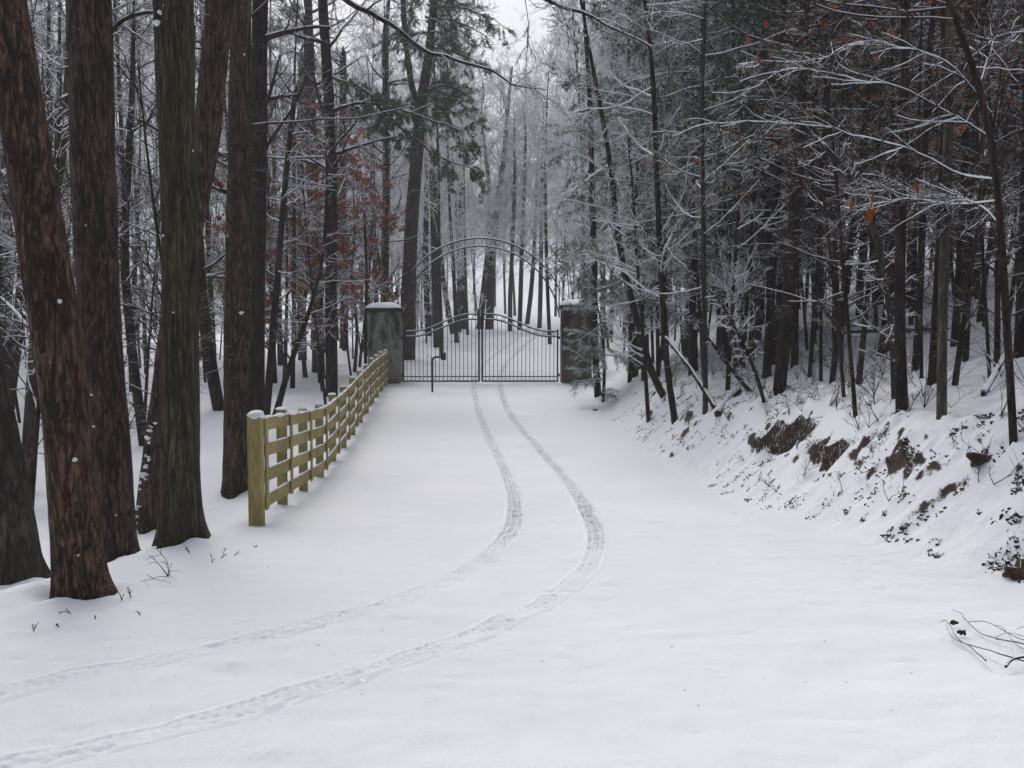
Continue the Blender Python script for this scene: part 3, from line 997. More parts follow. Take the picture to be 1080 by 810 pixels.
bare_hi = cb(hb=.32, n1=24, n2=5, n3=5, n4=2, L1=.19, ang=66, up=.2, rmin=.003)
bare_lo = cb(hb=.22, n1=26, n2=5, n3=5, n4=3, L1=.2, ang=68, up=.25)
thin = cb(hb=.2, n1=24, n2=4, n3=4, n4=2, L1=.2, ang=65, up=.2, rmin=.004)
frost = cb(hb=.3, n1=40, n2=6, n3=5, n4=2, L1=.26, ang=50, up=.4, rmin=.009)
pinehi = cn(hb=.5, n1=26, n2=6, n3=4, L1=.2, per=12, ln=.13, wd=.024)
TW, TWD, TWF = [M["twig"], M["snow"]], [M["twig_dark"], M["snow"]], [M["twig_frost"], M["snow"]]
placed = [
    # left woods
    ("bare_tree", "dark straight trunk half hidden behind the thick pine at the fence end", [(270, 462, 17), (271, 300, 17), (273, 165, 17), (274, 0, 16)], 15, "bark_dark", bare_hi, TWD),
    ("sapling", "thin dark stem leaning gently behind the first fence boards", [(281, 437, 8), (287, 365, 8), (292, 300, 7), (300, 200, 6), (312, 90, 5)], 8, "bark_dark", thin, TW),
    ("sapling", "thin stem bowed strongly to one side behind the second fence bay", [(291, 437, 7), (306, 382, 6), (321, 345, 5), (330, 318, 4), (342, 270, 4), (345, 200, 3)], 7, "bark_dark", thin, TW),
    ("bare_tree", "dark trunk standing close behind the fence where the boards dip", [(350, 419, 13), (349, 340, 13), (350, 200, 12), (347, 100, 11), (340, 0, 10)], 15, "bark_dark", bare_hi, TW),
    ("bare_tree", "reddish-brown trunk a few steps deeper behind the fence dip", [(336, 392, 14), (334, 300, 13), (330, 200, 12), (326, 60, 12)], 16, "bark_red2", bare_hi, TW),
    ("bare_tree", "slim grey trunk between bowed stem and reddish-brown trunk", [(319, 380, 9), (318, 300, 9), (317, 190, 8), (318, 60, 7)], 14, "bark_grey", bare_lo, TW),
    ("bare_tree", "dark trunk on the open snow left of the pale pillar", [(363, 367, 9), (363, 300, 9), (361, 200, 8), (362, 60, 7)], 15, "bark_dark", bare_lo, TW),
    ("bare_tree", "greenish slender trunk rising behind the snow cap of the pale pillar", [(405, 372, 9), (406, 300, 9), (408, 160, 8), (406, 40, 7)], 18, "bark_grey", bare_hi, TW),
    ("sapling", "thin dark stem hugging the outer side of the pale pillar", [(386, 400, 3.5), (385, 350, 3.2), (387, 290, 3), (384, 220, 2.5)], 6, "bark_dark", thin, TW),
    ("sapling", "crooked dark sapling between the red-brown pine and the mossy trunk", [(152, 470, 10), (144, 410, 10), (135, 330, 9), (130, 270, 9), (134, 190, 8), (140, 100, 6)], 10, "bark_dark", thin, TW),
    ("bare_tree", "dark forked stem seen in the gap behind the rough leaning pine", [(28, 520, 16), (34, 430, 15), (40, 330, 14), (52, 230, 13), (72, 120, 11), (76, 40, 10)], 11, "bark_grey", bare_lo, TW),
    ("bare_tree", "black slanted trunk beside the mossy trunk, its foot on bare snow", [(231, 432, 13), (222, 385, 13), (214, 330, 12), (208, 240, 11), (200, 120, 10)], 13, "bark_dark", bare_lo, TW),
    ("bare_tree", "dark twisted trunk at the photo edge behind the leaning grey-brown trunk", [(6, 432, 16), (12, 390, 14), (22, 330, 12), (26, 250, 11), (22, 150, 10)], 12, "bark_dark", bare_lo, TW),
    # beyond the gate
    ("bare_tree", "greenish broken snag behind the keypad box with a snow-capped stub top", [(462, 366, 10), (461, 330, 10), (459, 260, 9.5), (457, 176, 9)], 0, "bark_grey", None, None),
    ("bare_tree", "thick dark forked tree in the middle beyond the meeting stiles", [(516, 347, 9), (517, 320, 9), (519, 270, 8.5), (524, 220, 7), (531, 170, 5.5), (536, 110, 4), (540, 70, 2.4)], 0, "bark_dark", frost, TWF),
    ("bare_tree", "pale slanting trunk close against the thick forked tree", [(506, 347, 8), (510, 310, 7), (514, 270, 6), (518, 215, 5), (512, 160, 4)], 17, "bark_grey", frost, TWF),
    ("bare_tree", "dark trunk rooted between broken snag and thick forked tree", [(489, 347, 9), (488, 310, 8), (487, 250, 7), (486, 170, 6)], 18, "bark_dark", frost, TWF),
    ("bare_tree", "trunk leaning to the left beyond the keypad gate leaf", [(478, 352, 6), (472, 325, 6), (468, 300, 5), (462, 240, 4.5), (458, 180, 4)], 15, "bark_grey", frost, TWF),
    ("bare_tree", "twin-looking slim trunk just right of the forked pine behind the gate", [(452, 354, 7), (450, 320, 6.5), (449, 270, 6), (450, 190, 5)], 17, "bark_dark", frost, TWF),
    ("bare_tree", "thin grey trunk framed by the highest curve of the mossy-side gate leaf", [(538, 349, 5), (538, 310, 4.6), (541, 250, 4), (543, 180, 3.5)], 15, "bark_grey", frost, TWF),
    ("bare_tree", "slim dark trunk above the falling curve of the mossy-side gate leaf", [(548, 348, 5), (549, 310, 5), (551, 250, 4.4), (554, 180, 4)], 16, "bark_dark", frost, TWF),
    ("bare_tree", "slanting dark trunk over the mossy-side gate leaf", [(556, 342, 5), (560, 310, 5), (563, 270, 4.4), (566, 200, 4)], 16, "bark_dark", frost, TWF),
    ("bare_tree", "straight dark stem near the hinge stile of the mossy-side leaf", [(580, 363, 4.2), (578, 320, 4), (576, 260, 3.8), (575, 190, 3)], 15, "bark_dark", frost, TWF),
    ("bare_tree", "straight pale stem seen through the arch above the mossy-side leaf", [(569, 346, 5), (570, 310, 5), (571, 250, 4.4), (572, 180, 4)], 16, "bark_grey", frost, TWF),
    # right bank
    ("sapling", "dark upright trunk rising through the small frosted pine at the mossy pillar", [(631, 418, 8), (627, 370, 7.5), (627, 300, 7), (625, 220, 6.5), (622, 100, 5)], 13, "bark_dark", bare_lo, TWF),
    ("sapling", "short straight dark stem uphill of the frosted pine", [(664, 403, 5), (666, 350, 5), (668, 300, 4.6), (670, 220, 4)], 9, "bark_dark", thin, TWF),
    ("sapling", "thin black stem at the bank foot, first to touch the drive after the pine", [(684, 444, 4.6), (681, 400, 4.2), (678, 350, 4), (672, 280, 3.4), (668, 200, 3)], 6, "bark_dark", thin, TWF),
    ("bare_tree", "tall slender black stem standing on the lower bank with a slight bend", [(712, 445, 7), (706, 410, 7), (701, 365, 6.5), (698, 300, 6), (694, 225, 5.5), (690, 100, 5)], 12, "bark_dark", bare_lo, TWF),
    ("bare_tree", "dark trunk curving up and away from a hooked foot on the lower bank", [(699, 418, 8), (690, 405, 8), (683, 385, 8), (675, 350, 7.5), (664, 310, 7), (653, 265, 6.5), (645, 180, 5.5)], 11, "bark_dark", bare_lo, TWF),
    ("bare_tree", "straight grey stem in front of the fallen limb on the bank", [(744, 436, 5.6), (744, 390, 5.4), (743, 330, 5.2), (742, 250, 5), (740, 120, 4.2)], 11, "bark_grey", bare_lo, TW),
    ("bare_tree", "thick black leaning trunk above the reddish soil ledge", [(822, 410, 14), (826, 370, 13.5), (832, 300, 13), (838, 230, 12.5), (846, 100, 11)], 14, "bark_dark", bare_hi, TWD),
    ("bare_tree", "black trunk touching the leaning trunk above the soil ledge", [(809, 398, 9), (811, 340, 8.5), (816, 270, 8), (820, 180, 7.5), (824, 60, 7)], 14, "bark_dark", bare_hi, TWD),
    ("bare_tree", "dim brown trunk leaning uphill behind the soil ledge pair", [(793, 372, 10), (797, 320, 10), (804, 260, 9.5), (812, 180, 9), (820, 60, 8)], 14, "bark_red2", bare_hi, TWD),
    ("bare_tree", "dim straight trunk between the grey stem and the soil ledge pair", [(770, 345, 8), (768, 300, 8), (765, 240, 7.5), (762, 140, 7)], 14, "bark_grey", bare_hi, TW),
    ("bare_tree", "dark trunk with a brown foot at the head of the second soil ledge", [(951, 429, 13), (950, 390, 12), (948, 330, 11), (950, 240, 10.5), (955, 120, 9)], 13, "bark_dark", bare_hi, TWD),
    ("bare_tree", "dark trunk slanting steeply uphill behind the brown-footed trunk", [(932, 372, 13), (938, 330, 12), (942, 280, 11), (947, 220, 10), (952, 100, 9)], 13, "bark_dark", bare_hi, TWD),
    ("sapling", "crooked stem with a snow-lined bend beside the slanting dark trunk", [(944, 420, 7), (941, 350, 6.5), (934, 290, 7), (925, 250, 7), (912, 212, 7), (890, 175, 6.5), (862, 146, 5)], 0, "bark_grey", thin, TW),
    ("bare_tree", "pale buff-footed trunk on the bank top beside the horizontal fallen trunk", [(993, 436, 10), (993, 390, 10), (994, 330, 10), (996, 260, 10.5), (1000, 150, 9.5), (1003, 40, 9)], 13, "bark_pale", bare_hi, TWD),
    ("bare_tree", "dark trunk just uphill of the pale buff-footed trunk", [(983, 405, 9), (986, 350, 9), (990, 280, 8.5), (994, 200, 8), (998, 80, 7.5)], 13, "bark_dark", bare_hi, TWD),
    ("bare_tree", "narrow dark trunk between the brown-footed and buff-footed trunks", [(965, 390, 7), (969, 340, 7), (972, 280, 7), (974, 200, 6.5), (978, 80, 6)], 12, "bark_dark", bare_hi, TWD),
    ("bare_tree", "dark trunk with a snow-skirted foot uphill past the buff-footed trunk", [(1007, 365, 8), (1010, 310, 8), (1014, 250, 7.5), (1018, 160, 7), (1022, 60, 6.5)], 13, "bark_dark", bare_hi, TWD),
    ("bare_tree", "distant grey trunk high on the clear snow slope by the curved stem", [(1029, 312, 8), (1031, 270, 8), (1033, 220, 7.5), (1034, 120, 7)], 13, "bark_grey", bare_hi, TWD),
    ("bare_tree", "blue-black stem curving overhead at the near bank top, alone on open snow", [(1069, 464, 8), (1066, 400, 8), (1061, 330, 8), (1056, 260, 8), (1054, 200, 7.5), (1046, 120, 7), (1026, 60, 6), (1000, 0, 5)], 7, "bark_dark", cb(hb=.55, n1=14, n2=4, n3=4, n4=2, L1=.28, ang=60, up=.0, rmin=.003), TWD),
    ("bare_tree", "thick black trunk cut by the photo edge on the bank top", [(1080, 375, 20), (1083, 300, 19), (1086, 200, 18), (1088, 60, 16)], 14, "bark_dark", bare_hi, TWD),
    ("sapling", "whip-thin dark stem rooted in the second soil ledge", [(902, 436, 4.5), (898, 380, 4.2), (892, 320, 4), (887, 250, 3.6), (880, 160, 3)], 6, "bark_dark", thin, TWD),
    ("sapling", "slender dark stem on the slope between the two soil ledges", [(854, 397, 5), (858, 340, 5), (864, 265, 4.6), (868, 170, 4)], 8, "bark_dark", thin, TWD),
    ("sapling", "slender stem leaning downhill above the first soil ledge", [(890, 418, 4), (886, 360, 4), (878, 290, 3.6), (868, 200, 3)], 7, "bark_dark", thin, TWD),
    ("sapling", "thin forked stem arching from the bank over the fallen limb", [(806, 424, 4), (800, 400, 4), (788, 372, 3.6), (775, 345, 3), (762, 320, 2.6), (748, 305, 2.2)], 0, "bark_dark", thin, TW),
    ("sapling", "thin arching stem bowed toward the drive below the dim straight trunk", [(790, 412, 4), (776, 396, 3.8), (762, 378, 3.4), (750, 360, 3), (738, 345, 2.4), (722, 338, 2)], 0, "bark_dark", thin, TW),
]
NP = {}
USED = []
for k, (nm, lab, img, H, bk, cr, cm) in enumerate(placed):
    P, R, base = spine(img, H=H)
    USED.append(base[:2])
    t = plant_tree(nm, lab, "sapling" if nm == "sapling" else "tree", P, R, base, M[bk], cr, k=10, crown_mats=cm, seed=k + 20)
    if "snag" in lab:
        bm = MB(); lump(bm, P[-1] - base + [0, 0, .06], R[-1] * 1.2, RNG, (1, 1, .6)); bm.build("snow_cap", M["snow"], t)

# forked pine behind the gate: two stems and green boughs
P, R, base = spine([(430, 379, 16), (431, 300, 15.5), (435, 220, 14), (440, 160, 13), (444, 112, 12), (452, 60, 9), (458, 0, 8)], H=19)
fp = thing("pine_tree", "tall forked pine with green needled boughs right behind the pale-side gate leaf", "pine tree", base)
trunk_mesh(P - base, R, 14, RNG).build("trunk", M["bark_red2"], fp)
zf = at(442, 118, base[1])
P2 = np.array([zf, at(434, 90, base[1]), at(427, 40, base[1]), at(424, -20, base[1]), at(420, -120, base[1])])
R2 = np.array([.14, .13, .115, .1, .05])
bm = MB(); bm.tubes(P2 - base, R2, 12, 0, cap=True); bm.build("second_stem", M["bark_red2"], fp)
bm = MB()
rng = np.random.default_rng(77)
for tip in [(520, 45), (505, 20), (535, 30), (512, 75), (480, 20), (470, 95), (488, 60), (420, 25), (400, 60), (455, 15), (500, -40), (540, -25), (440, -40), (478, 140), (495, 165), (465, 120), (505, 130), (475, 45), (492, 100), (460, 70), (430, 60)]:
    hsrc = at(450, tip[1] - 25 if tip[1] < 90 else 95, base[1])
    e_ = at(tip[0], tip[1], base[1] + rng.uniform(-2.2, 1.2))
    u = np.linspace(0, 1, 7)[:, None]
    line = hsrc * (1 - u) + e_ * u; line[:, 2] += .35 * np.sin(u[:, 0] * np.pi)
    line += rng.normal(size=line.shape) * .05
    L = (line - base)[None]; RL = np.linspace(.05, .012, 7)[None]
    bm.tubes(L, RL, 5, 0); snow_on(bm, L, RL, 1)
    B, RB, LB = sprout(L, RL, 12, .25, 1, .9, 50, -.2, .12, 5, .6, .008, rng, .3, .6)
    bm.tubes(B, RB, 3, 0)
    C, RC, LC = sprout(B, RB, 4, .2, 1, .45, 45, -.2, .1, 3, .6, .005, rng, .3, .3)
    needles(bm, C, 34, .15, .018, rng, 2, 60, .12); needles(bm, B, 26, .15, .018, rng, 2, 60, .12)
bm.build("crown", [M["twig_dark"], M["snow"], M["needle_mid"]], fp)

# low limbs that cross the picture from the trees on the verge
def add_limb(owner, name, line, r0, r1, rng, n2, L2, mats, need=False, up=.0):
    base = np.array(owner.location)
    ln = catmull(np.vstack([line, line[-1] + (line[-1] - line[-2]) * .02]), .12)
    kk = np.arange(len(ln)) * .12
    wob = np.stack([vnoise(kk * 1.7 + q * 9.1 + line[0][2] * 5, q * 3.3) for q in range(3)], 1) * .09 + np.stack([vnoise(kk * 4.7 + q * 5.1 + line[0][2] * 5, q * 3.3) for q in range(3)], 1) * .028
    ln = ln + wob * np.minimum(kk, 1)[:, None]
    L = (ln - base)[None]; RL = np.linspace(r0, r1, len(ln))[None]
    bm = MB(); bm.tubes(L, RL, 6, 0)
    snow_on(bm, L, RL, 1, .005)
    B, RB, LB = sprout(L, RL, n2, .12, 1, L2, 50, up, .12, 6, .5, .006, rng, .3)
    bm.tubes(B, RB, 4, 0); snow_on(bm, B, RB, 1, .003)
    C, RC, LC = sprout(B, RB, 5, .15, 1, LB * .5, 45, up, .14, 4, .6, .004, rng, .3)
    bm.tubes(C, RC, 3, 0)
    if need:
        D, RD, LD = sprout(C, RC, 3, .1, 1, LC * .5, 45, -.1, .1, 3, .6, .004, rng, .3)
        needles(bm, D, 24, .12, .014, rng, 2, 55, .12); needles(bm, C, 26, .12, .014, rng, 2, 55, .12)
    else:
        D, RD, LD = sprout(C, RC, 3, .1, 1, LC * .6, 45, up, .14, 3, .6, .0035, rng, .3)
        bm.tubes(D, RD, 3, 0)
    o = bm.build(name, mats, owner)
    return o


things = {o["label"]: o for o in COL.objects if o.get("label")}
def own(s): return next(o for l, o in things.items() if s in l)


def stick(owner, px, py, size, seed=0, flat=.5):
    rec = next(r for r in BIGPOS if abs(r[2][0] - owner.location[0]) < 1e-3)
    Yb = rec[2][1]; p = at(px, py, Yb); k_ = int(np.argmin(np.abs(rec[0][:, 2] - p[2]))); c, r = rec[0][k_], rec[1][k_]
    u = np.clip((p[0] - c[0]) / r, -1.05, 1.05)
    q = np.array([c[0] + u * r * 1.02, c[1] - r * 1.02 * math.sqrt(max(0, 1 - min(1, u * u))), p[2]])
    s_ = size * Yb / FPX / 2
    bm = MB(); lump(bm, q - np.array(owner.location), s_, np.random.default_rng(seed), (1, 1, .8), amp=.7, res=(12, 9))
    bm.build("snow_clump", M["snow"], owner)


for lab_, spots in (("nearest the snowy verge", [(12, 182, 10), (77, 461, 5), (88, 482, 8), (86, 458, 4), (72, 318, 8), (80, 612, 6), (100, 450, 4), (62, 300, 3), (93, 580, 4), (34, 120, 3)]),
                    ("straight dark red-brown pine", [(114, 562, 13), (118, 578, 7), (106, 415, 4), (122, 370, 4), (101, 240, 3), (88, 330, 3), (130, 540, 3)]),
                    ("mossy olive-brown", [(173, 30, 12), (176, 20, 7), (172, 600, 4), (174, 592, 7), (205, 160, 4), (206, 115, 5), (190, 330, 3), (198, 410, 3), (178, 250, 4)]),
                    ("thick dark pine standing", [(258, 330, 7), (256, 195, 5), (244, 250, 4), (246, 160, 3), (260, 60, 4), (240, 400, 3)])):
    o = own(lab_)
    for k, (px, py, sz) in enumerate(spots):
        if k % 2 == 0 or sz > 6:
            stick(o, px, py, sz * .62, k)
o = own("snow-streaked leaning trunk")
r_ = np.random.default_rng(4)
for k in range(34):
    py = r_.uniform(440, 556); px = np.interp(py, [440, 478, 557], [162, 154, 145]) + r_.uniform(-1, 9)
    stick(o, px, py, r_.uniform(1.5, 5), k + 40)
rng = np.random.default_rng(5)
o = own("thick dark forked tree in the middle")
yb = o.location[1]
add_limb(o, "limb", np.array([at(519, 272, yb), at(513, 240, yb - .2), at(510, 205, yb - .3), at(506, 160, yb), at(500, 110, yb), at(496, 60, yb)]), .09, .02, rng, 26, 2.2, TWF, up=.3)
add_limb(o, "limb", np.array([at(522, 262, yb), at(535, 236, yb + .3), at(548, 215, yb + .5), at(556, 180, yb + .5), at(562, 130, yb)]), .12, .03, rng, 22, 2.0, TWF, up=.3)
add_limb(o, "limb", np.array([at(527, 195, yb), at(540, 150, yb + .3), at(552, 112, yb + .5), at(556, 60, yb + .5), at(560, 20, yb)]), .10, .025, rng, 22, 1.8, TWF, up=.3)
o = own("standing right behind the end post")
yb = o.location[1]
add_limb(o, "limb", np.array([at(256, -60, yb), at(320, -40, yb + .2), at(364, -5, yb + .3), (at(405, 20, yb + .4)), at(458, 57, yb + .5), at(520, 76, yb + .6), at(585, 97, yb + .7)]), .06, .008, rng, 16, .9, TWD, up=-.3)
o = own("mossy olive-brown")
yb = o.location[1]
add_limb(o, "limb", np.array([at(200, -180, yb), at(380, -110, yb), at(500, -35, yb), at(565, -2, yb), at(640, 20, yb), at(690, 52, yb)]), .055, .006, rng, 16, .6, TWD, up=-.2)
o = own("close behind the fence where")
yb = o.location[1]
add_limb(o, "limb", np.array([at(348, 118, yb), at(372, 110, yb - .3), at(401, 108, yb - .6), at(442, 122, yb - .9), at(490, 140, yb - 1.2)]), .05, .012, rng, 22, 1.0, NEEDM, need=True, up=-.4)
add_limb(o, "limb", np.array([at(347, 80, yb), at(390, 100, yb - .3), at(440, 148, yb - .6), at(480, 172, yb - .8), at(508, 185, yb - .9)]), .05, .012, rng, 22, .9, NEEDM, need=True, up=-.4)
o = own("reddish-brown trunk a few steps")
yb = o.location[1]
add_limb(o, "limb", np.array([at(322, 0, yb), at(330, 60, yb - 1), at(338, 106, yb - 1.5), at(368, 142, yb - 2), at(397, 180, yb - 2.4)]), .07, .015, rng, 16, 1.0, TWD, up=-.2)
o = own("straight dark red-brown pine")
yb = o.location[1]
add_limb(o, "limb", np.array([at(112, 40, yb), at(135, 20, yb + .2), at(160, 14, yb + .3), at(210, 30, yb + .4)]), .03, .006, rng, 12, .5, TWD)
o = own("blue-black stem")
yb = o.location[1]
for l_ in ([(1056, 212), (1010, 214), (975, 206), (930, 212), (880, 214)], [(1054, 190), (1000, 178), (940, 150), (890, 138), (800, 130), (700, 140)], [(1046, 120), (990, 60), (930, 45), (860, 60), (780, 70)],
           [(1050, 150), (985, 110), (915, 85), (850, 75), (790, 90)], [(1035, 85), (1060, 40), (1090, 20)], [(1056, 240), (1030, 215), (1000, 208), (960, 195), (905, 180)]):
    n_ = len(l_)
    add_limb(o, "limb", np.array([at(px, py, yb + .5 * j) for j, (px, py) in enumerate(l_)]), .010, .003, rng, 34, .55, TWD, up=.0)
# dangling dead orange leaves
bm = MB()
rl = np.random.default_rng(3)
base = np.array(o.location)
for px, py, s in [(918, 226, .085), (898, 216, .055), (966, 198, .07), (788, 40, .05), (800, 63, .05), (808, 26, .05), (792, 75, .05), (870, 26, .05), (880, 5, .06), (690, 170, .04), (780, 150, .05), (735, 170, .04)]:
    p = at(px, py, yb + rl.uniform(.6, 1.6)) - base
    for q in range(3 if s > .08 else 1):
        n = 6
        th = np.linspace(-1, 1, n); w = (1 - th ** 2) ** .6 * s * .38
        ax = np.array([rl.normal() * .25, rl.normal() * .25, -1]); ax /= np.linalg.norm(ax)
        sd = np.cross(ax, [rl.normal() * .6, 1, 0]); sd /= np.linalg.norm(sd); nn = np.cross(ax, sd)
        c = p + (np.array([rl.normal(), rl.normal(), rl.normal()]) * s * .5 if q else 0)
        mid = c + th[:, None] * ax * s; V = np.stack([mid - sd * w[:, None] + nn * w[:, None] * .5, mid, mid + sd * w[:, None] + nn * w[:, None] * .4], 1)
        ii = np.arange(n * 3).reshape(n, 3)
        bm.add(V, np.stack([ii[:-1, :-1], ii[:-1, 1:], ii[1:, 1:], ii[1:, :-1]], -1).reshape(-1, 4))
lv = bm.build("leaves", M["leaf_orange"], o)

# ------------------------------------------------------------------ beech saplings that keep their brown leaves
def brown_leaves(bm, P, per, rng, size=.05, mi=2):
    needles(bm, P, per, size, size * .62, rng, mi, 60, .5)


for k, (px, py, wpx, Hh, lab) in enumerate([
    (338, 404, 5, 8.5, "rust-leaved young beech between the dark trunks behind the fence dip"),
    (300, 408, 5, 8.0, "rust-leaved young beech behind the bowed stem, thin in leaf"),
    (392, 380, 4, 7.5, "rust-leaved young beech just behind the pale pillar"),
    (322, 398, 5, 9.5, "rust-leaved young beech tallest of its kind, deeper behind the fence dip"),
    (374, 392, 4, 8.5, "rust-leaved young beech between fence dip and pale pillar"),
    (258, 400, 4, 7.0, "rust-leaved young beech glimpsed past the thick pine at the fence end"),
]):
    b0 = hit(px, py)
    img = [(px, py, wpx)] + [(px + RNG.normal() * 5, py - q * FPX / b0[1] * Hh / 5, wpx * (1 - q * .16)) for q in range(1, 5)]
    P, R, base = spine(img, H=Hh)
    t = thing("beech_sapling", lab, "sapling", base, "young beeches holding dry leaves")
    trunk_mesh(P - base, R, 8, RNG).build("trunk", M["bark_grey"], t)
    bm = MB(); r_ = np.random.default_rng(300 + k)
    L = (P - base)[None]
    A, RA, LA = sprout(L, R[None], 26, .22, 1, Hh * .26, 72, .15, .1, 6, .5, .008, r_, .4, .3)
    B, RB, LB = sprout(A, RA, 5, .2, 1, LA * .5, 45, .1, .12, 4, .6, .006, r_, .3, .4)
    C, RC, LC = sprout(B, RB, 3, .2, 1, LB * .5, 45, .1, .12, 3, .6, .004, r_, .3, .4)
    bm.tubes(A, RA, 4, 0); bm.tubes(B, RB, 3, 0); bm.tubes(C, RC, 3, 0); snow_on(bm, A, RA, 1, .004)
    bm.build("crown", TW, t)
    lm = MB(); brown_leaves(lm, C, 13, r_, .10, 0); lm.build("leaves", M["leaf"], t)

for k, (px, py, wpx, Hh, lab) in enumerate([
    (866, 402, 4, 9.0, "rust-leaved young oak on the slope behind the first soil ledge"),
    (972, 398, 4, 9.0, "rust-leaved young oak behind the narrow dark trunk up the bank"),
    (1044, 400, 4, 9.0, "rust-leaved young oak uphill of the bent dark limb"),
]):
    b0 = hit(px, py)
    img = [(px, py, wpx)] + [(px + RNG.normal() * 5, py - q * FPX / b0[1] * Hh / 5, wpx * (1 - q * .16)) for q in range(1, 5)]
    P, R, base = spine(img, H=Hh)
    t = thing("oak_sapling", lab, "sapling", base, "young oaks holding dry leaves")
    trunk_mesh(P - base, R, 8, RNG).build("trunk", M["bark_dark"], t)
    bm = MB(); r_ = np.random.default_rng(400 + k)
    L = (P - base)[None]
    A, RA, LA = sprout(L, R[None], 26, .3, 1, Hh * .26, 70, .15, .12, 6, .5, .008, r_, .3, .2)
    B, RB, LB = sprout(A, RA, 6, .2, 1, LA * .5, 45, .1, .14, 4, .6, .005, r_, .3)
    C, RC, LC = sprout(B, RB, 4, .2, 1, LB * .5, 45, .1, .14, 3, .6, .0035, r_, .3)
    bm.tubes(A, RA, 4, 0); bm.tubes(B, RB, 3, 0); bm.tubes(C, RC, 3, 0)
    bm.build("crown", TWD, t)
    lm = MB(); brown_leaves(lm, C[::2], 2, r_, .07, 0); lm.build("leaves", M["leaf"], t)

# ------------------------------------------------------------------ small frosted pine by the mossy pillar
b0 = hit(636, 424)
t = thing("pine_sapling", "small frosted pine with drooping boughs beside the mossy gate pillar", "pine sapling", b0)
n = 12; zs = np.linspace(-.2, 3.3, n)
P = np.stack([.1 * np.sin(zs * 1.2) - .06 * zs, .05 * zs, zs], 1); R = np.linspace(.05, .012, n)
trunk_mesh(P, R, 8, RNG).build("trunk", M["bark_dark"], t)
bm = MB(); r_ = np.random.default_rng(41)
A, RA, LA = sprout(P[None], R[None], 26, .12, .95, 1.25, 80, -.35, .08, 6, .5, .008, r_, .45, .2)
B, RB, LB = sprout(A, RA, 6, .2, 1, LA * .42, 50, -.3, .1, 5, .6, .005, r_, .4, .5)
bm.tubes(A, RA, 4, 0); bm.tubes(B, RB, 3, 0); snow_on(bm, A, RA, 1, .006)
needles(bm, B, 46, .13, .011, r_, 2, 55, .15); needles(bm, A, 40, .13, .011, r_, 2, 55, .15)
bm.build("crown", NEEDF, t)

# ------------------------------------------------------------------ repeating woodland trees
def proto_spine(H, r, rng, lean=.04):
    n = max(12, int(H / .7)); z = np.linspace(-.3, H, n)
    ph = rng.random(2) * 6
    P = np.stack([lean * z * math.cos(ph[0]) + .12 * np.sin(z * .45 + ph[0]) * z / H, lean * z * math.sin(ph[0]) + .12 * np.sin(z * .4 + ph[1]) * z / H, z], 1)
    R = r * (1 - .9 * (np.clip(z, 0, H) / H) ** 1.1) + .006
    return P, R


def proto(kind, seed):
    rng = np.random.default_rng(seed)
    bm = MB()
    if kind in ("bare", "frost", "dark"):
        H, r = rng.uniform(14, 18), rng.uniform(.055, .13)
        P, R = proto_spine(H, r, rng)
        crown_bare(bm, P[None], R[None], H, rng, kind == 'dark', hb=rng.uniform(.18, .32), n1=36 if kind != "frost" else 44, n2=6, n3=5, n4=2, L1=.2 if kind != "frost" else .25, ang=64 if kind != "frost" else 52, up=.3, rmin=.0045 if kind != "frost" else .009)
        mats = {"bare": TW, "frost": TWF, "dark": TWD}[kind]
        bk = {"bare": "bark_dark", "frost": "bark_grey", "dark": "bark_dark"}[kind]
    elif kind in ("sap", "sapf", "sapd"):
        H, r = rng.uniform(4.5, 7.5), rng.uniform(.025, .045)
        P, R = proto_spine(H, r, rng, .09)
        crown_bare(bm, P[None], R[None], H, rng, kind == 'sapd', hb=.18, n1=22, n2=5, n3=4, n4=2, L1=.24, ang=58, up=.3, rmin=.003 if kind != "sapf" else .0065)
        mats = {"sap": TW, "sapf": TWF, "sapd": TWD}[kind]; bk = "bark_dark"
    elif kind in ("hemlock", "hemlockg"):
        H, r = rng.uniform(10, 13), rng.uniform(.05, .075)
        P, R = proto_spine(H, r, rng, .02)
        crown_needle(bm, P[None], R[None], H, rng, hb=.2, n1=64, n2=9, n3=5, L1=.24, ang=82, up=-.3, per=16, ln=.10, wd=.022)
        mats = NEEDF if kind == "hemlock" else NEED; bk = "bark_dark"
    else:
        H, r = rng.uniform(13, 17), rng.uniform(.12, .18)
        P, R = proto_spine(H, r, rng, .02)
        crown_needle(bm, P[None], R[None], H, rng, hb=.22, n1=54, n2=7, n3=4, L1=.21, per=12, ln=.15, wd=.024)
        mats = NEEDF; bk = "bark_dark"
    tm = trunk_mesh(P, R, 8, rng).mesh("trunk", M[bk])
    cm = bm.mesh("crown", mats)
    return tm, cm


PROTO = {k: [proto(k, s * 13 + i) for i in range(n)] for s, (k, n) in enumerate([("bare", 5), ("frost", 4), ("dark", 4), ("sap", 4), ("sapf", 3), ("sapd", 4), ("pine", 3), ("hemlock", 3), ("hemlockg", 2)])}
first_of = {}


def put(kind, idx, name, label, cat, group, x, y, rz, sc):
    key = (kind, idx)
    if key not in first_of:
        t = thing(name, label, cat, (0, 0, 0), group)
        a = link("trunk", PROTO[kind][idx][0], t); b_ = link("crown", PROTO[kind][idx][1], t)
        first_of[key] = (t, [a, b_])
    else:
        src, ch = first_of[key]
        t = src.copy(); COL.objects.link(t); t.name = name
        for c_ in ch:
            d_ = c_.copy(); COL.objects.link(d_); d_.parent = t
        t["label"] = label; t["category"] = cat; t["group"] = group
    t.location = (x, y, tz(x, y) - .03); t.rotation_euler = (0, 0, rz); t.scale = (sc, sc, sc)
    return t


PTS = [np.array(u) for u in USED] + [r[2][:2] for r in BIGPOS]


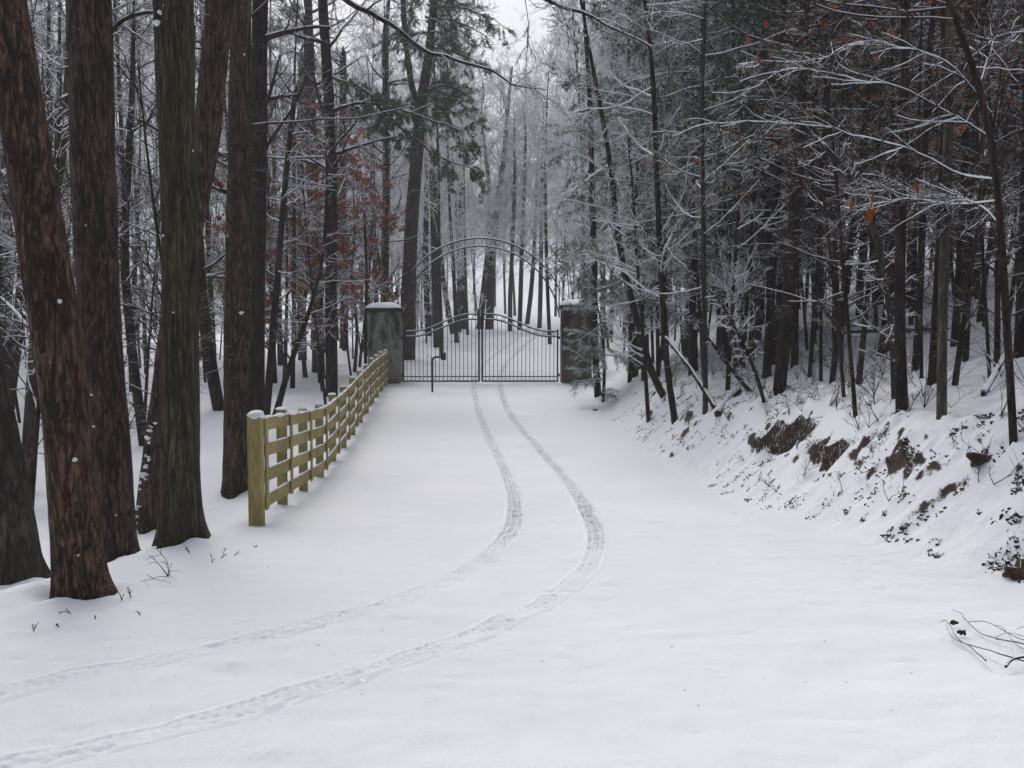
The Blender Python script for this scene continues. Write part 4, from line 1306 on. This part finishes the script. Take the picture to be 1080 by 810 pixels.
def free(x, y, dmin):
    a = np.array(PTS)
    return np.min(np.hypot(a[:, 0] - x, a[:, 1] - y)) > dmin


def pxof(x, y): return CX + FPX * x / y


def road_mid(y):
    return np.interp(y, [0, 28, 40, 55, 70, 90], [-1, -1, -.6, .6, 3, 7])


rw = np.random.default_rng(2024)
counts = {"L": [0, 0], "C": [0, 0], "R": [0, 0]}
LAB = {
    "L": ("bare snow-dusted tree deep in the woods behind the board fence", "slender snow-dusted sapling deep in the woods behind the board fence"),
    "C": ("pale frosted tree on the snowy rise far beyond the iron gate", "pale frosted sapling on the snowy rise far beyond the iron gate"),
    "R": ("snowy bare tree in the thick woods up the slope above the bank", "thin dark sapling in the thicket up the slope above the bank"),
}


def scatter(zone, n, kinds, ylo, yhi, sap, dmin, smin=.8, smax=1.2, pxlim=(-160, 1240), dfoot=1.6, p=1.0):
    c = 0; tries = 0
    while c < n and tries < n * 60:
        tries += 1
        y = ylo + (yhi - ylo) * rw.random() ** p
        px = rw.uniform(*pxlim); x = (px - CX) / FPX * y
        z = "L" if x < left_x(y) - (1.0 if y < 30 else .3) else ("R" if x > foot_x(y) + dfoot else "C")
        if z != zone:
            if not (zone == "C" and y > 36):
                continue
        if zone == "C" and (y < 34 or abs(x - road_mid(y)) < (2.6 if y < 62 else 0)):
            continue
        if not free(x, y, dmin):
            continue
        PTS.append(np.array([x, y])); c += 1
        k = kinds[rw.integers(len(kinds))]
        idx = int(rw.integers(len(PROTO[k])))
        nm = {"pine": "pine_tree"}.get(k, "sapling" if sap else "bare_tree")
        if k == "pine":
            lab = "frosted green-grey pine on the slope above the bank" if zone == "R" else ("frosted green-grey pine in the woods behind the fence" if zone == "L" else "frosted green-grey pine beyond the gate")
            grp = lab.replace("pine", "pines", 1)
        else:
            lab = LAB[zone][1 if sap else 0]
            grp = lab.replace("tree", "trees", 1) if not sap else lab.replace("sapling", "saplings", 1)
        sc = rw.uniform(smin, smax)
        if 492 < px < 612:
            sc = min(sc, (EYE + 300 / FPX * y - tz(x, y)) / 17.5 if not sap else sc)
        put(k, idx, nm, lab, "pine tree" if k == "pine" else ("sapling" if sap else "tree"), grp, x, y, rw.uniform(0, 6.28), sc)


scatter("L", 60, ["bare", "dark", "bare"], 17, 60, False, 1.6, pxlim=(-160, 420))
scatter("L", 4, ["pine"], 24, 50, False, 2.0, pxlim=(-80, 330))
scatter("L", 80, ["sap", "sapd"], 12, 45, True, .9, pxlim=(-120, 420), p=.8)
scatter("C", 40, ["frost"], 36, 80, False, 1.8, pxlim=(380, 700))
scatter("C", 26, ["sapf"], 34, 60, True, 1.2, .8, 1.3, pxlim=(400, 680))
scatter("R", 26, ["frost", "frost", "frost", "bare"], 24, 55, False, 1.5, pxlim=(600, 790), dfoot=1.0)
scatter("R", 10, ["pine"], 19, 55, False, 2.2, .8, 1.15, pxlim=(610, 1000))
scatter("R", 30, ["bare", "dark", "dark"], 17, 60, False, 1.4, pxlim=(740, 1230))
scatter("R", 30, ["sapf", "sap"], 14, 34, True, .7, pxlim=(655, 800), dfoot=.9)
scatter("R", 104, ["sapd", "sap", "sapd"], 10.5, 32, True, .6, pxlim=(770, 1180), dfoot=1.5)

for k, (px, Y_, kd, sc_, lab) in enumerate([
    (730, 20.5, "hemlock", 1.1, "frosted hemlock with drooping sprays above the fallen limb"),
    (700, 27.0, "hemlock", 1.2, "tall frosted hemlock behind the bank, beyond the small frosted pine"),
    (764, 22.0, "hemlock", 1.05, "frosted hemlock deeper in the woods behind the dim straight trunk"),
    (668, 25.0, "hemlock", 1.15, "frosted hemlock with drooping sprays uphill behind the mossy pillar"),
    (800, 24.0, "hemlock", 1.2, "frosted hemlock far up the slope above the first soil ledge"),
    (905, 23.0, "hemlockg", 1.15, "dark green hemlock up the slope between the two soil ledges"),
    (838, 17.0, "hemlockg", 1.0, "dark green hemlock behind the thick black leaning trunk"),
    (1015, 21.0, "hemlockg", 1.1, "dark green hemlock high on the slope behind the buff-footed trunk"),
]):
    x_ = (px - CX) / FPX * Y_
    PTS.append(np.array([x_, Y_]))
    put(kd, k % len(PROTO[kd]), "hemlock_tree", lab, "tree", "hemlocks on the bank side", x_, Y_, k * 1.1, sc_)

# ------------------------------------------------------------------ the far wooded hills, plus unseen shading trees
bm = MB()
rf = np.random.default_rng(99)
N = 430
Y = 62 + 130 * rf.random(N) ** 1.2
X = (rf.uniform(-160, 1240, N) - CX) / FPX * Y
keep = np.abs(X - road_mid(Y)) > np.where(Y < 85, 2.5, 0)
X, Y = X[keep], Y[keep]
# unseen trees added beside and behind the viewpoint to shade the near snow
xb, yb_ = rf.uniform(-30, 30, 620), rf.uniform(-32, 3, 620)
kb = (np.hypot(xb, yb_) > 4.8) & ~((xb < 2) & (np.abs(yb_ - 1 - .12 * xb) < 3)) & (np.abs(xb) > np.where(yb_ > -1, 7, 0))
X, Y = np.concatenate([X, xb[kb]]), np.concatenate([Y, yb_[kb]]); N = len(X)
Z = terrain(X, Y)
H = rf.uniform(12, 19, N)
_px = CX + FPX * X / np.maximum(Y, 1)
H = np.where((Y > 30) & (_px > 492) & (_px < 612), np.clip(EYE + 295 / FPX * Y - Z, 4, H), H)
lean = rf.normal(size=(N, 2)) * .5
tt = np.linspace(0, 1, 5)
P = np.stack([X[:, None] + lean[:, :1] * tt ** 2, Y[:, None] + lean[:, 1:] * tt ** 2, Z[:, None] - .3 + (H[:, None] + .3) * tt], -1)
R = rf.uniform(.08, .16, N)[:, None] * (1 - .88 * tt)[None]
bm.tubes(P, R, 5, 0)
A, RA, LA = sprout(P, R, 26, .12, 1, H * .24, 52, .35, .1, 4, .4, .022, rf, .4)
B, RB, LB = sprout(A, RA, 12, .1, 1, LA * .5, 45, .2, .12, 3, .6, .018, rf, .3)
bm.tubes(A, RA, 3, 1); bm.tubes(B, RB, 3, 1)
struct(bm.build("far_and_unseen_wood", [M["bark_grey"], M["twig_frost"]]), "stuff")

# ------------------------------------------------------------------ on the bank: fallen limbs, rocks, debris, brush
def log(name, label, pts, w0, w1, mats, twigs=0, seed=0, lift=.0, cat="fallen branch", snow=True):
    W = np.array(pts, float)
    base = W[0].copy()
    r_ = np.random.default_rng(seed)
    ln = catmull(W, .06); L = (ln - base)[None]; RL = np.linspace(w0, w1, len(ln))[None]
    t = thing(name, label, cat, base)
    bm = MB(); bm.tubes(L, RL * (1 + .12 * r_.normal(size=RL.shape)), 8, 0, cap=True)
    bm.build("stem", mats, t)
    if snow:
        bm = MB(); snow_on(bm, L, RL, 0, .005, .8, 6); bm.build("snow_strip", M["snow"], t)
    if twigs:
        B, RB, LB = sprout(L, RL, twigs, .2, 1, .5, 35, .05, .1, 6, .6, .004, r_, .2)
        for j in range(twigs):
            C, RC, LC = sprout(B[j:j + 1], RB[j:j + 1], 3, .2, 1, LB[j:j + 1] * .5, 35, .05, .12, 4, .6, .003, r_, .2)
            bm = MB(); bm.tubes(B[j], RB[j], 5, 0); bm.tubes(C, RC, 4, 0); bm.build("twig", mats, t)
    return t


q0, q1 = hit(755, 428), at(702, 356, hit(755, 428)[1] + 1.6)
log("fallen_limb", "dark dead limb leaning diagonally down the bank behind the straight grey stem", [q0 + [0, 0, -.05], (q0 + q1) / 2 + [0, 0, .04], q1], .05, .03, M["bark_dark"], 5, 1)
q0, q1 = hit(757, 441), hit(780, 414)
log("fallen_log", "short thick log lying on the bank beside the first soil ledge", [q0 + [0, 0, .05], (q0 + q1) / 2 + [0, 0, .1], q1 + [0, 0, .06]], .07, .05, M["bark_dark"], 0, 2, cat="fallen log")
q0, q1 = at(880, 350, 17.0), at(1085, 348, 15.5)
log("fallen_tree", "long thin fallen trunk lodged level across the stems above the bank", [q0, (q0 + q1) / 2 + [0, 0, .03], q1], .035, .055, M["bark_grey"], 3, 3, cat="fallen tree")
q0, q1 = hit(1037, 418), hit(1062, 392)
log("fallen_limb", "bent dark limb stuck in the snow beside the blue-black stem", [q0 + [0, 0, .02], (q0 + q1) / 2 + [0, 0, .12], q1 + [0, 0, .25]], .03, .02, M["bark_dark"], 3, 4)

# broken branch lying at the lower right of the drive
def gpt(px, py, lift=.0):
    h_ = hit(px, py); return np.array([h_[0], h_[1], h_[2] + lift])


base = gpt(1075, 705)
fb = thing("fallen_branch", "broken leafless twiggy branch lying on the snow at the edge of the drive", "fallen branch", base)
for q, (l_, w0, w1) in enumerate([
    ([(1110, 700), (1082, 706), (1060, 712)], .014, .011),
    ([(1110, 702), (1080, 690), (1040, 674), (1018, 661), (1005, 648)], .008, .003),
    ([(1110, 690), (1075, 678), (1045, 671), (1022, 660)], .006, .003),
    ([(1090, 703), (1060, 702), (1030, 690), (1010, 680), (1000, 668), (988, 660)], .007, .003),
    ([(1040, 707), (1022, 692), (1008, 678), (1001, 668)], .007, .005),
    ([(1100, 698), (1070, 684), (1055, 672), (1048, 664)], .005, .002),
    ([(1095, 693), (1078, 680), (1066, 676), (1058, 676), (1060, 690), (1072, 702)], .004, .002),
    ([(1100, 684), (1085, 672), (1072, 668)], .004, .002)]):
    pts = np.array([gpt(px, py, .02 + .05 * math.sin(j * 1.3 + q) ** 2) for j, (px, py) in enumerate(l_)])
    ln = catmull(pts, .02) - base
    kq = np.arange(len(ln)) * .02
    ln = ln + np.stack([vnoise(kq * 6 + q * 7.7 + a_ * 31, a_ * 2.2) * .022 for a_ in range(3)], 1) * np.array([1, 1, .5])
    bm = MB(); bm.tubes(ln, np.linspace(w0, w1, len(ln)) * .62, 6, 0, cap=True)
    bm.build("twig", M["twig_dark"], fb)
bm = MB(); lump(bm, gpt(1006, 662, .03) - base, .016, RNG, (1.3, .35, .8), amp=.9)
bm.build("dead_leaf", M["twig_dark"], fb)
bm = MB()
lump(bm, gpt(1014, 672, .03) - base, .02, RNG, (1.2, .35, .9), amp=.9)
bm.build("dead_leaf", M["twig_dark"], fb)

# twig sticking out of the snow by the mossy trunk
def sprig(label, px, py, h, n, seed, name="weed", cat="weed", group=None, lean=.5):
    b0 = hit(px, py); r_ = np.random.default_rng(seed)
    P0 = np.zeros((1, 2, 3)); P0[0, 1, 2] = .02
    A, RA, LA = sprout(P0, np.full((1, 2), .006), n, 0, 1, h, 30, .0, .16, 6, .8, .003, r_, 0, 0)
    B, RB, LB = sprout(A, RA, 3, .3, 1, LA * .4, 45, 0, .15, 4, .6, .0022, r_, .2)
    bm = MB(); bm.tubes(A, RA, 5, 0); bm.tubes(B, RB, 4, 0)
    o = bm.build(name, M["twig_dark"])
    o.location = b0; o.rotation_euler = (lean * r_.normal(), lean * r_.normal(), 0)
    return tag(o, label, cat, group)


sprig("leafless twig spray poking from the snow in front of the mossy furrowed trunk", 178, 608, .34, 5, 1, "twig_spray", "twig", lean=1.2)
for k, (px, py, h) in enumerate([(75, 648, .1), (82, 640, .08), (128, 635, .14), (140, 632, .12), (223, 594, .1), (232, 590, .12), (214, 560, .14), (246, 586, .1), (36, 668, .1), (148, 650, .06), (270, 578, .06), (100, 655, .05), (62, 662, .06), (200, 585, .15)]):
    sprig("tiny dry weed poking through the snow along the verge", px, py, h * .6, 2, k + 10, group="tiny weeds along the snowy verge")
sb = np.random.default_rng(8)
for k in range(120):
    y = 6.5 + 15 * sb.random() ** 1.2; x = foot_x(y) + sb.uniform(.35, 2.6)
    px, py = CX + FPX * x / y, 350 + FPX * (EYE - tz(x, y)) / y
    if px > 1100: continue
    sprig("small dry weed on the snow-covered bank", px, py, sb.uniform(.08, .38), int(sb.integers(2, 6)), k + 60, group="dry weeds on the bank")

for k in range(46):
    y = 8.0 + 15 * sb.random() ** 1.1; x = foot_x(y) + sb.uniform(1.1, 4.6)
    px, py = CX + FPX * x / y, 350 + FPX * (EYE - tz(x, y)) / y
    if px > 1120: continue
    sprig("thin leafless bush in the brush along the top of the bank", px, py, sb.uniform(.5, 1.25), int(sb.integers(4, 9)), k + 400, name="leafless_bush", cat="bush", group="leafless bushes along the bank top", lean=.2)

rk = np.random.default_rng(21)
for k, (px, py, s, lab) in enumerate([(1037, 486, .12, "brown rock half bare of snow on the bank under the blue-black stem"), (1076, 607, .11, "dark rock at the bank foot cut by the photo edge"),
                                      (628, 433, .06, "flat dark stone on the snow in front of the frosted pine")]):
    b0 = hit(px, py)
    bm = MB(); lump(bm, (0, 0, s * .02), s, rk, (1, .9, .8), res=(18, 13), amp=.75)
    o = bm.build("rock", M["rock"]); o.location = b0
    tag(o, lab, "rock")

bm = MB()
for k in range(430):
    y = 6.3 + 15 * rk.random() ** 1.5; d_ = rk.uniform(.12, 1.5); x = foot_x(y) + d_
    if vnoise(x * 1.3, y * 1.3, 2.2) < -.15: continue
    sp_ = rk.uniform(.012, .055)
    for q in range(int(rk.integers(3, 34))):
        xx, yy = x + rk.normal() * sp_, y + rk.normal() * sp_
        s_ = rk.uniform(.003, .013) * (1.75 if y < 9.5 else 1.3)
        if rk.random() < .35:
            lump(bm, (xx, yy, tz(xx, yy) + s_ * .05), s_, rk, (1, rk.uniform(.5, 1), rk.uniform(.6, 1)), res=(6, 5), amp=.7)
        else:
            ax = rk.normal(size=3); ax[2] = abs(ax[2]) + .3; ax /= np.linalg.norm(ax)
            sd = np.cross(ax, rk.normal(size=3)); sd /= np.linalg.norm(sd); nn_ = np.cross(ax, sd)
            c0 = np.array([xx, yy, tz(xx, yy) - s_ * .2]); L_ = s_ * rk.uniform(1, 2.2)
            bm.add(np.array([c0 - sd * s_ * .5, c0 + sd * s_ * .5, c0 + ax * L_ + sd * s_ * .35 + nn_ * s_ * .5, c0 + ax * L_ * 1.2 - sd * s_ * .2]), [[0, 1, 2, 3]])
# dead grass and fine roots hanging over the bare soil
hr = MB()
for k in range(230):
    y = rk.choice([12.55, 12.55, 10.85, 16.8]) + rk.normal() * .42
    dl = .85 + .18 * float(vnoise(y * .9, 3.3)) + .14 * float(vnoise(y * 3.1, 8.8)) + .07 * float(vnoise(y * 9, 2.8)) + rk.uniform(0, .05)
    x = foot_x(y) + dl
    p0 = np.array([x, y, tz(x, y)]); l = rk.uniform(.03, .13)
    p1 = p0 + [-rk.uniform(.02, .08), rk.normal() * .03, .03]; p2 = p1 + [-rk.uniform(0, .06), rk.normal() * .05, -l]
    hr.tubes(np.stack([p0, p1, p2])[None], np.array([[.004, .0035, .0015]]), 4, 0)
struct(hr.build("hanging_grass", M["debris"]), "stuff")
struct(bm.build("bank_debris", M["debris"]), "stuff")
bm = MB()
for k in range(150):
    y = 4.2 + 20 * rk.random() ** 1.5; x = rk.uniform(max(-5, left_x(y)) if y > 5.6 else -3, foot_x(y))
    l = rk.uniform(.006, .026); a_ = rk.uniform(0, 6.28)
    p0 = np.array([x, y, tz(x, y) + .004]); p1 = p0 + [l * math.cos(a_), l * math.sin(a_), 0]; p1[2] = tz(p1[0], p1[1]) + .006
    bm.tubes(np.stack([p0, p1])[None], np.array([[.0014, .001]]), 4, 0, cap=True)
struct(bm.build("litter", M["twig_dark"]), "stuff")
print("objects", len(bpy.data.objects))

# ------------------------------------------------------------------ the cold misty air
HAZE = 0.0013
bm = MB(); bm.box((0, 160, 55), (600, 490, 116))
hz = bm.build("haze", bpy.data.materials.new("haze_air"), None, False)
hz["kind"] = "stuff"
hm = hz.data.materials[0]; hm.use_nodes = True; hn = hm.node_tree
hn.nodes.clear()
vp = hn.nodes.new("ShaderNodeVolumePrincipled"); vp.inputs["Density"].default_value = HAZE
vp.inputs["Color"].default_value = (.93, .95, 1, 1); vp.inputs["Anisotropy"].default_value = .2
ho = hn.nodes.new("ShaderNodeOutputMaterial"); hn.links.new(vp.outputs[0], ho.inputs["Volume"])
